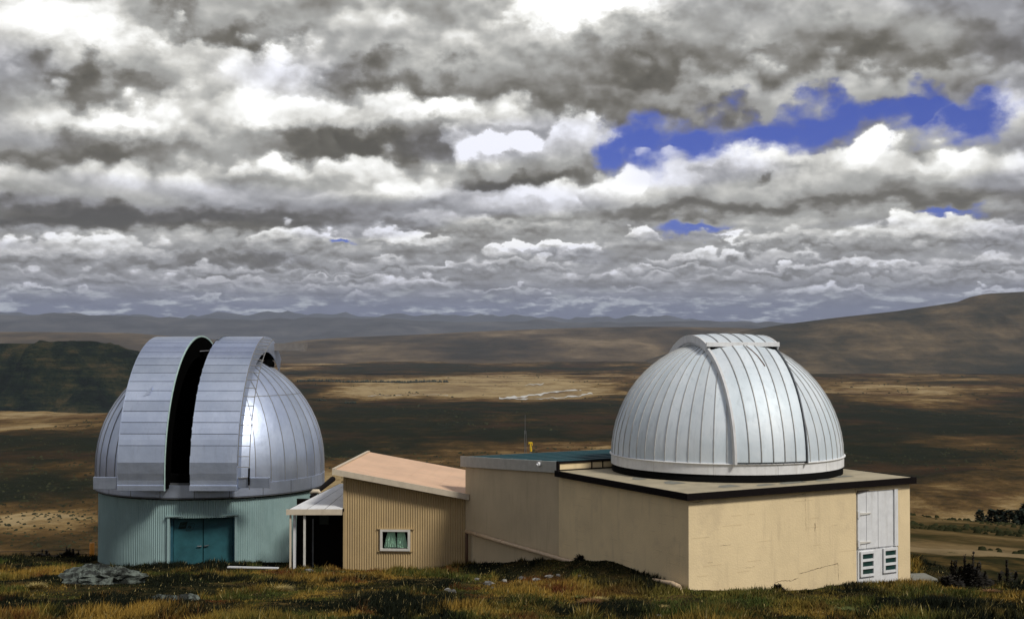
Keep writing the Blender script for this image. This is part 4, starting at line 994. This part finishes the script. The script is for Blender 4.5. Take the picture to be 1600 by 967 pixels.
# fence at left, on the crest
def on_ground(px, Y):
    X = (px-800)/F*Y; return Vector((X, Y, ground_z(X, Y)))
fence = empty('wire_fence', tuple(on_ground(60, 46))); tag(fence, 'post and wire fence along the crest left of the drum', 'fence')
fo = Vector(fence.location)
pts = []
for i, px in enumerate((-420, -250, -90, 0, 75)):
    p = on_ground(px, 46.0)-fo; pts.append(p)
    MB().tube([p+Vector((0, 0, -.3)), p+Vector((.01, 0, .42))], [.07, .06], 8).build('post', M['wood'], fence)
pe = on_ground(146, 45.6)-fo
op = MB().tube([pe+Vector((0, 0, -.3)), pe+Vector((0, 0, .62))], .085, 10).build('post', M['orange'], fence, smooth=True); op['label'] = 'short orange end post'
pts.append(pe)
for z in (.40, .24):
    MB().tube([p+Vector((0, -.06, z)) for p in pts], .011, 5).build('wire', M['wood'], fence)

# pale plank in the grass before the drum doors
p1, p2 = on_ground(358, 34.6), on_ground(436, 34.2)
p1.z += .16; p2.z += .10
d = (p2-p1).normalized(); n = Vector((0, 0, 1)).cross(d)*.05; u = Vector((0, 0, .016))
thing(MB().hexa([p1-n-u, p2-n-u, p2+n-u, p1+n-u, p1-n+u, p2-n+u, p2+n+u, p1+n+u]), 'plank', M['white'], 'pale plank lying in the grass in front of the teal doors', 'plank')
# concrete slab by the right end of the flat roofed building
s0 = on_ground(1443, 30.6); sm_ = MB()
sm_.hexa([s0+Vector((-.50,-.35,-.2)), s0+Vector((.28,-.2,-.2)), s0+Vector((.20,.5,-.2)), s0+Vector((-.5,.4,-.2)), s0+Vector((-.50,-.35,.10)), s0+Vector((.24,-.2,.10)), s0+Vector((.16,.5,.11)), s0+Vector((-.5,.4,.11))])
thing(sm_, 'concrete_slab', M['concrete'], 'grey concrete slab on the ground at the right corner of the cream building', 'slab', bevel=.03)
# rocks
def rock(px, Y, w, dep, h, m, label, seed, flat=1.0, group=None, dz=0.0, n=20):
    r = np.random.default_rng(seed); mb = MB(); nu, nv = n, n//2; c = on_ground(px, Y); ph = r.random(6)*6
    for j in range(nv+1):
        el_ = -math.pi/2+math.pi*j/nv
        for i in range(nu):
            a = 2*math.pi*i/nu
            k = 1+.16*math.sin(3*a+ph[0])+.10*math.sin(5*a+ph[1]+3*el_)+.13*math.sin(7*el_+ph[2]+2*a)+.08*r.standard_normal()
            z = math.sin(el_); z = math.copysign(abs(z)**flat, z)
            step = .08*math.sin(z*9+ph[3]+2*math.sin(a+ph[4]))
            mb.v.append((c.x+w*(k+step)*math.cos(el_)*math.cos(a), c.y+dep*(k+step)*math.cos(el_)*math.sin(a), c.z+dz+h*z*(1+.15*math.sin(2*a+ph[5])+.10*r.standard_normal())))
    for j in range(nv):
        for i in range(nu): mb.f.append((j*nu+i, j*nu+(i+1) % nu, (j+1)*nu+(i+1) % nu, (j+1)*nu+i))
    return thing(mb, 'rock', m, label, 'rock', group)
rock(158, 29.3, .84, .55, .36, M['rock'], 'broad flat lichened rock outcrop in the grass before the drum', 3, .55, n=46)
rock(262, 24.3, .34, .22, .12, M['rock'], 'low lichened rock showing through the grass below the teal doors', 4, .6, n=26)
rock(296, 24.9, .22, .16, .12, M['rock'], 'small lichened rock behind the low one in the foreground grass', 8, .6, n=22)
rock(1029, 21.3, .06, .05, .07, M['stone'], 'single rounded pale stone in front of the cream corner', 5, .9, n=16)
rock(1188, 21.6, .045, .04, .045, M['stone'], 'small pale stone in the grass below the front wall', 15, .9, n=12)
random.seed(11)
rp = [(762,29.5,.16,.07),(788,30.1,.09,.05),(815,30.6,.12,.06),(838,29.8,.15,.06),(858,29.9,.13,.05),(830,28.9,.08,.05),(872,29.7,.07,.04),(802,28.6,.10,.05),(745,31,.08,.05),(700,27.5,.09,.05),(708,26.9,.12,.05),(637,27.3,.15,.05),(485,34.0,.16,.07),(770,28.3,.07,.04),(905,29.0,.06,.04),(850,28.2,.06,.04)]
where = ['highest pale stone at the left of the scatter below the bank','second pale stone from the left of the bank scatter','pale stone just below the low end of the drain pipe','large pale stone under the middle of the bank','right one of two big pale stones below the bank','lower pale stone below the middle of the bank','small stone at the right end of the scatter','small stone low in the scatter on the slope',
 'pale stone nearest to the foot of the rusty down pipe','pale stone in the grass below the right end of the annexe','flat pale stone below the right end of the annexe','pale stone in the grass below the annexe window','pale stone at the foot of the porch posts','lowest small stone of the bank scatter','single tiny stone under the dark tuft on the bank','tiny stone on the slope below the pair of big ones']
for i, (px, Y, w, h) in enumerate(rp):
    rock(px, Y, w*.7, w*.5, h*.8, M['stone'], where[i], 30+i, .8, 'pale stones on the slope', dz=.03, n=12)

# ------------------------------------------------------------------ plants
def spikes(px, Y, n, w, h, label, seed, name='dry_mullein', cat='plant', group=None, m='leafdark'):
    r = random.Random(seed); base = on_ground(px, Y); e = empty(name, tuple(base)); tag(e, label, cat, group)
    for i in range(n):
        x, y = r.uniform(-w, w), r.uniform(-w*.5, w*.5); hh = h*r.uniform(.45, 1.0)*(1-.3*abs(x)/max(w, .01)); lean = r.uniform(-.12, .12)
        top = Vector((x+lean*hh, y, hh)); mb = MB().tube([(x*.6, y*.6, -.1), (x+lean*hh*.5, y, hh*.5), top], [.018, .016, .010], 5)
        for k in range(70):
            f = r.uniform(.35, 1.02); c = Vector((x+lean*hh*f, y, hh*f)); a = r.uniform(0, 6.28); q = r.uniform(.03, .065)*(1.25-.5*f)
            dd = Vector((math.cos(a), math.sin(a), r.uniform(.2, 1.2)))*q; sd = Vector((-math.sin(a), math.cos(a), 0))*q*.55
            mb.add([c-sd*.5, c+dd*.5+sd, c+dd, c+dd*.4-sd], [(0,1,2,3)])
        mb.build('stalk', M[m], e)
    mb = MB()
    for k in range(int(170*n) if n > 3 else 22*n):
        a = r.uniform(0, 6.28); rad = r.uniform(0, w*1.5); c = Vector((rad*math.cos(a), rad*math.sin(a)*.6, r.uniform(0, h*.60)*(1-rad/(w*2)))); q = r.uniform(.04, .11)
        dd = Vector((math.cos(a), math.sin(a), r.uniform(-.2, .9)))*q; sd = Vector((-math.sin(a), math.cos(a), .2))*q*.35
        mb.add([c-sd*.5, c+dd*.5+sd, c+dd, c+dd*.4-sd], [(0,1,2,3)])
    mb.build('leaves', M[m], e)
    return e
spikes(1510, 29.3, 15, .34, .80, 'large dark clump of dry flower spikes right of the concrete slab', 1)
spikes(1478, 28.6, 6, .22, .34, 'lower dark spiky clump leaning against the large one', 2)
spikes(1572, 30.4, 2, .05, .55, 'single tall dark seed spike near the right edge', 3)
spikes(1561, 30.4, 1, .03, .30, 'thin short seed spike left of the tall single one', 4)
spikes(1583, 30.6, 1, .03, .26, 'thin short seed spike right of the tall single one', 5)
spikes(1209, 26.9, 2, .03, .20, 'small dark spike against the cracked base of the front wall', 6)
spikes(1217, 27.3, 2, .05, .14, 'tiny dark sprig right of the small spike at the wall', 61)
spikes(66, 45.5, 9, .42, .38, 'dark bristly clump beside the left fence post', 7, name='dark_shrub', cat='shrub')
spikes(108, 45.3, 16, .34, .44, 'rounded dark bush between the fence post and orange post', 8, name='dark_shrub', cat='shrub')
spikes(913, 30.7, 4, .14, .24, 'dark tuft on top of the bank by the long wall', 9, name='dark_shrub', cat='shrub')

def conifer(px, Y, h, w, label, seed):
    r = random.Random(seed); X = (px-800)/F*Y; z = ground_z(X, Y); e = empty('pine_tree', (X, Y, z)); tag(e, label, 'tree', 'dark pines behind the spur')
    MB().tube([(0, 0, -.5), (r.uniform(-.1, .1), 0, h*.5), (0, 0, h*.96)], [.16*h/5, .10*h/5, .02], 7).build('trunk', M['bark'], e)
    mb = MB()
    for k in range(1700):
        f = r.random()**.8; a = r.uniform(0, 6.28); lobe = 1+.55*math.sin(3*a+seed)*math.sin(f*9+seed)
        rad = w*(1-f)**.7*lobe*math.sqrt(r.random())+.05; c = Vector((rad*math.cos(a), rad*math.sin(a), h*(.0+1.0*f)-rad*.1)); q = r.uniform(.10, .26)*h/5
        dd = Vector((math.cos(a), math.sin(a), r.uniform(-.3, .5)))*q*1.4; sd = Vector((-math.sin(a), math.cos(a), r.uniform(-.4, .4)))*q*.6
        mb.add([c-sd, c+dd*.5+sd, c+dd, c+dd*.4-sd], [(0,1,2,3)])
    mb.build('crown', M['needle'], e)
def tree_y(px): return 190
ptree = [(1529,'small round pine standing apart at the left of the dark row',3.0,.9),(1547,'low broad pine second from the left in the dark row',3.6,1.5),(1560,'bushy pine in the middle of the dark row',3.7,1.5),(1575,'broad pine right of the row middle',3.5,1.6),(1590,'dense pine near the right edge',3.7,1.5),(1603,'tallest dark pine cut by the right edge',5.2,1.8),(1622,'dark pine beyond the right edge of the row',5.0,2.0)]
for i, (px, lab, h, w) in enumerate(ptree):
    Y = 150+2*(i % 3); X = (px-800)/F*Y; zt_goal = at(px, 797 if i < 5 else 786, Y).z
    gz = ground_z(X, Y); conifer(px, Y, max(1.5, zt_goal-gz) if zt_goal-gz > 1.2 else h, w*1.3, lab, 20+i)

# shelter belts far off in the basin
def belt(px0, px1, py, hpx, label, seed, name='shelterbelt', n=None):
    r = random.Random(seed); Y = 288*F/(py-HOR); mb = MB(); hh = hpx*Y/F; L_ = (px1-px0)/F*Y; n = n or int(L_/ (hh*.55))+1
    for k in range(n):
        f = k/max(n-1, 1)+r.uniform(-.3, .3)/n; x = (px0+(px1-px0)*f-800)/F*Y; y = Y+r.uniform(-.3, .3)*hh; z = ground_z(x, y); h_ = hh*r.uniform(.6, 1.1); w = h_*r.uniform(.4, .7)
        for q in range(9):
            a = q*.698; 
        ring = [(x+w*math.cos(q*.785)*r.uniform(.7, 1.2), y+w*math.sin(q*.785), z+h_*r.uniform(.25, .5)) for q in range(8)]
        mb.add([(x, y, z-5)]+ring+[(x+r.uniform(-.2, .2)*w, y, z+h_)], [(0, (q+1) % 8+1, q+1) for q in range(8)]+[(9, q+1, (q+1) % 8+1) for q in range(8)])
    c = mb
    o = c.build(name, M['needle'], None); tag(o, kind='stuff'); return o
belt(466, 700, 596, 4.2, '', 1); belt(0, 170, 633, 3.0, '', 2, name='hill_foot_trees'); belt(540, 556, 626, 5, '', 3, name='tree_clump', n=8); belt(498, 510, 619, 4, '', 4, name='tree_clump', n=6)
# braided gravel bed of the river
def gravel(px0, px1, pts, name='riverbed'):
    mb = MB()
    for row in pts:
        for i in range(len(row)-1):
            (a, b, w0), (c, d, w1) = row[i], row[i+1]; nn = 8
            for k in range(nn):
                quad = []
                for u, s_ in ((k/nn, -1), ((k+1)/nn, -1), ((k+1)/nn, 1), (k/nn, 1)):
                    px = a+(c-a)*u; py = b+(d-b)*u+.5*math.sin(px*.21)+.35*math.sin(px*.53); w = (w0+(w1-w0)*u)*(.7+.5*math.sin(px*.37)*math.sin(px*.11))
                    Y = 290*F/(py+s_*w-HOR); X = (px-800)/F*Y; quad.append((X, Y, ground_z(X, Y)+2.5))
                mb.add(quad, [(0,1,2,3)])
    tag(mb.build(name, M['gravel_white'], None), kind='structure')
gravel(0, 0, [[(780,617,.9),(800,615,1.6),(830,612,.8),(870,608,1.2),(908,606,.7)],[(780,616,1.2),(812,617,.9),(850,615,.4),(900,613,.7),(926,611,.4)],[(575,615,.2),(600,614,.6),(640,613,.3),(700,613,.2)],[(820,600,.1),(835,600,.5),(850,599,.2)],[(1020,598,.2),(1100,600,.2)]])

# ------------------------------------------------------------------ grass on the hilltop
def build_grass():
    n = 900000; r = rng
    # positions sampled over the hilltop seen from here, denser towards the viewer
    Y = 15.5+(52-15.5)*r.random(n)**1.35; px = r.uniform(-260, 1860, n); X = (px-800)/F*Y
    t = (X-CX)*BX.x+(Y-CY)*BX.y; a = (X-CX)*AX.x+(Y-CY)*AX.y
    keep = ~((t > -.02) & (a > -.02) & (a < AW+.02))
    keep &= ~(((X-LX)**2+(Y-LY)**2) < 3.7**2)
    lx = (X-an.x)*fx.x+(Y-an.y)*fx.y; ly = (X-an.x)*fy.x+(Y-an.y)*fy.y
    keep &= ~((ly > -.03) & (lx > -1.8) & (lx < 4.6))
    crest = np.interp(px, [-600, 0, 150, 400, 1300, 1440, 1600, 2400], [50, 48, 47, 50, 52, 34, 32, 31]); keep &= np.hypot(X, Y) < crest+.6
    patch = fbm(X*.9+3, Y*.55+9, 5, .65)               # tall tussocky against low mat
    clump = fbm(X*2.6, Y*2.0, 3)
    dark = fbm(X*.22+31, Y*.16+4, 4)
    d = .42+1.4*patch+.9*clump
    bank = np.exp(-(np.maximum(-a-.3, 0)/1.0)**2)*((t > .2) & (t < 9.6) & (a < 0))
    keep &= (r.random(n) < np.clip(d+.40+bank, .18, 1))
    for (rpx, rY, rr0) in ((158, 29.0, .80), (262, 24.1, .30), (296, 24.7, .22)):
        keep &= ((X-(rpx-800)/F*rY)**2+((Y-rY)*1.3)**2) > rr0**2
    X, Y, px, patch, clump, dark, bank, t, a = (v[keep] for v in (X, Y, px, patch, clump, dark, bank, t, a)); n = len(X)
    Z = hill_h(X, Y)
    tall = np.clip(.30+1.6*patch+1.2*clump, .0, 1.0)
    h = (.022+.17*tall**2*(.3+.7*r.random(n))+.018*r.random(n))*(1+.45*(r.random(n) > .985)); h = h*(1-.25*bank)*(1+.5*np.clip((25-Y)/7, 0, 1))*(1-.5*np.exp(-((t+.3)/.5)**2)*(a > -.2))
    w = (.0055+.009*r.random(n))*(1+Y/60)
    az = r.random(n)*2*np.pi; lean = r.normal(0, .45, n)*h
    dx_, dy_ = np.cos(az), np.sin(az)
    la = r.random(n)*2*np.pi
    bx0 = np.stack([X-dx_*w, Y-dy_*w, Z-.01], -1); bx1 = np.stack([X+dx_*w, Y+dy_*w, Z-.01], -1)
    tp = np.stack([X+np.cos(la)*lean+.15*h, Y+np.sin(la)*lean, Z+h], -1)
    co = np.stack([bx0, bx1, tp], 1).reshape(-1, 3)
    me = bpy.data.meshes.new('grass'); me.vertices.add(3*n); me.vertices.foreach_set('co', co.ravel())
    me.loops.add(3*n); me.loops.foreach_set('vertex_index', np.arange(3*n, dtype=np.int32))
    me.polygons.add(n); me.polygons.foreach_set('loop_start', np.arange(0, 3*n, 3, dtype=np.int32)); me.update(calc_edges=True)
    # species colour per blade, with the bank's shade painted in
    gold = np.array([.30,.185,.035]); olive = np.array([.060,.070,.014]); rust = np.array([.12,.040,.012]); darkg = np.array([.007,.010,.004]); straw = np.array([.36,.29,.12]); green = np.array([.05,.085,.018])
    k1 = np.clip(.5+2.2*fbm(X*.8+50, Y*.5, 4)+.25*r.normal(size=n), 0, 1)[:, None]; k2 = np.clip(2.6*fbm(X*1.1, Y*.7+70, 4)-.30+.22*r.normal(size=n), 0, 1)[:, None]
    blk = np.exp(-((px-230)/140)**2-((Y-24.5)/3.2)**2)+.8*np.exp(-((px-560)/60)**2-((Y-28)/1.2)**2)
    gld = np.exp(-((px-440)/120)**2-((Y-26)/2.5)**2)
    k3 = np.clip(3.6*fbm(X*.55+90, Y*.30, 5, .6)+.42+.25*r.normal(size=n)+2.2*bank+.8*blk-.5*gld, 0, 1)[:, None]  # bank term paints the shaded face of the bank into the blades
    c = gold*k1+olive*(1-k1); c = c*(1-k2)+rust*k2
    gr = np.clip(2.0*fbm(X*.3+12, Y*.2+44, 3)+.15, 0, 1)[:, None]; c = c*(1-.6*gr)+green*.6*gr
    c = c*(1-k3)+darkg*k3
    s_ = (r.random(n) > .975)[:, None]; c = np.where(s_, straw, c)
    cc = np.repeat(np.concatenate([c, np.ones((n, 1))], 1), 3, 0).astype(np.float32)
    at_ = me.color_attributes.new('species_and_shade', 'FLOAT_COLOR', 'POINT'); at_.data.foreach_set('color', cc.ravel())
    m = bpy.data.materials.new('grass_blades'); m.use_nodes = True; t_ = m.node_tree; b = t_.nodes['Principled BSDF']
    a_ = t_.nodes.new('ShaderNodeAttribute'); a_.attribute_name = 'species_and_shade'; t_.links.new(a_.outputs['Color'], b.inputs['Base Color'])
    b.inputs['Roughness'].default_value = .8; b.inputs['Specular IOR Level'].default_value = .15
    tag(link('grass', me, m), kind='stuff')
build_grass()
# single tussocks that stand out
def tussock(px, Y, h, w, colr, label, seed):
    r = random.Random(seed); c = on_ground(px, Y); mb = MB()
    for k in range(420):
        a = r.uniform(0, 6.28); rad = r.random()**.7*w*.5; hh = h*r.uniform(.5, 1.05)*(1-.3*rad/w); l = r.uniform(.1, 1.0)*w
        b0 = Vector((c.x+rad*math.cos(a), c.y+rad*math.sin(a), c.z-.02)); s = Vector((-math.sin(a), math.cos(a), 0))*.008
        m1 = b0+Vector((math.cos(a)*l*.35, math.sin(a)*l*.35, hh*.65)); tp = b0+Vector((math.cos(a)*l, math.sin(a)*l, hh))
        mb.add([b0-s, b0+s, m1+s*.7, m1-s*.7, tp], [(0,1,2,3),(3,2,4)])
    thing(mb, 'tussock', M[colr], label, 'tussock', 'tussocks standing out of the grass')
M['straw'] = mat('straw_blades', (.30,.23,.08), .85, var=.3, vscale=20); M['rusty_blades'] = mat('rusty_blades', (.17,.085,.03), .85, var=.3, vscale=20); M['green_blades'] = mat('green_blades', (.10,.12,.03), .85, var=.3, vscale=20)
for i, (px, Y, h, w, cl, lab) in enumerate([(938,24.4,.13,.16,'straw','pale straw tussock at the foot of the dark bank'),(922,23.6,.16,.22,'rusty_blades','rust brown tussock in front of the pale one'),
    (905,24.9,.11,.14,'green_blades','green tussock left of the straw one'),(1034,22.9,.10,.13,'straw','small straw tussock behind the rounded stone'),
    (60,27.5,.16,.22,'straw','straw tussock at the left before the outcrop'),(210,19.6,.13,.15,'straw','straw tussock low in the left foreground'),(440,27.6,.15,.3,'straw','broad golden tussock below the plank'),
    (560,23.5,.12,.2,'rusty_blades','rusty tussock below the annexe wall'),(700,22.2,.11,.2,'green_blades','green tussock in the middle foreground'),(1320,22.5,.10,.2,'green_blades','green tussock below the vented door'),
    (1545,26.5,.12,.2,'rusty_blades','reddish low tussock beside the dark spikes'),(380,21.0,.13,.2,'green_blades','olive tussock in the left centre foreground'),(120,22.8,.14,.2,'rusty_blades','rust tussock below the outcrop')]):
    tussock(px, Y, h, w, cl, lab, 100+i)

# low scrub and matagouri dotted over the basin and the spur
def build_scrub():
    n = 14000; r = rng
    row = 18+(330-18)*r.random(n)**1.0; Y = 300*F/row; px = r.uniform(-150, 1750, n); X = (px-800)/F*Y
    k = fbm(X*.0022, Y*.0016, 5, .6) > .02+.25*(r.random(n)-.5); X, Y = X[k], Y[k]
    n2 = 1500; Ys = r.uniform(52, 146, n2); Xs = (r.uniform(1380, 1760, n2)-800)/F*Ys; k2 = fbm(Xs*.08, Ys*.05, 3) > .05
    X = np.concatenate([X, Xs[k2]]); Y = np.concatenate([Y, Ys[k2]]); n = len(X)
    s = np.where(Y > 1000, 1.6+3.6*r.random(n)**2*np.clip(Y/3500, .6, 2.2), .10+.25*r.random(n)**2)
    Z = hill_h(X, Y); m = 7; a = np.arange(m)*2*np.pi/m
    rad = s[:, None]*(.7+.6*r.random((n, m))); lo = np.stack([X[:, None]+rad*np.cos(a), Y[:, None]+rad*np.sin(a), np.repeat((Z-s*.15)[:, None], m, 1)], -1)
    rad2 = rad*.62; hi_ = np.stack([X[:, None]+rad2*np.cos(a+.3), Y[:, None]+rad2*np.sin(a+.3), Z[:, None]+s[:, None]*(.35+.3*r.random((n, m)))], -1)
    top = np.stack([X, Y, Z+s*.75], -1)[:, None, :]
    co = np.concatenate([lo, hi_, top], 1).reshape(-1, 3); q = 2*m+1; f = []
    for i in range(m):
        j = (i+1) % m; f += [(i, j, m+j), (i, m+j, m+i), (m+i, m+j, 2*m)]
    fa = (np.array(f)[None]+(np.arange(n)*q)[:, None, None]).reshape(-1, 3)
    me = bpy.data.meshes.new('scrub'); me.vertices.add(len(co)); me.vertices.foreach_set('co', co.ravel()); me.loops.add(fa.size)
    me.loops.foreach_set('vertex_index', fa.ravel().astype(np.int32)); me.polygons.add(len(fa)); me.polygons.foreach_set('loop_start', np.arange(0, fa.size, 3, dtype=np.int32)); me.update(calc_edges=True)
    tag(link('scrub', me, mat('scrub_leaves', (.028,.030,.014), .95, var=.5, vscale=.02, spec=0.0)), kind='stuff')
build_scrub()
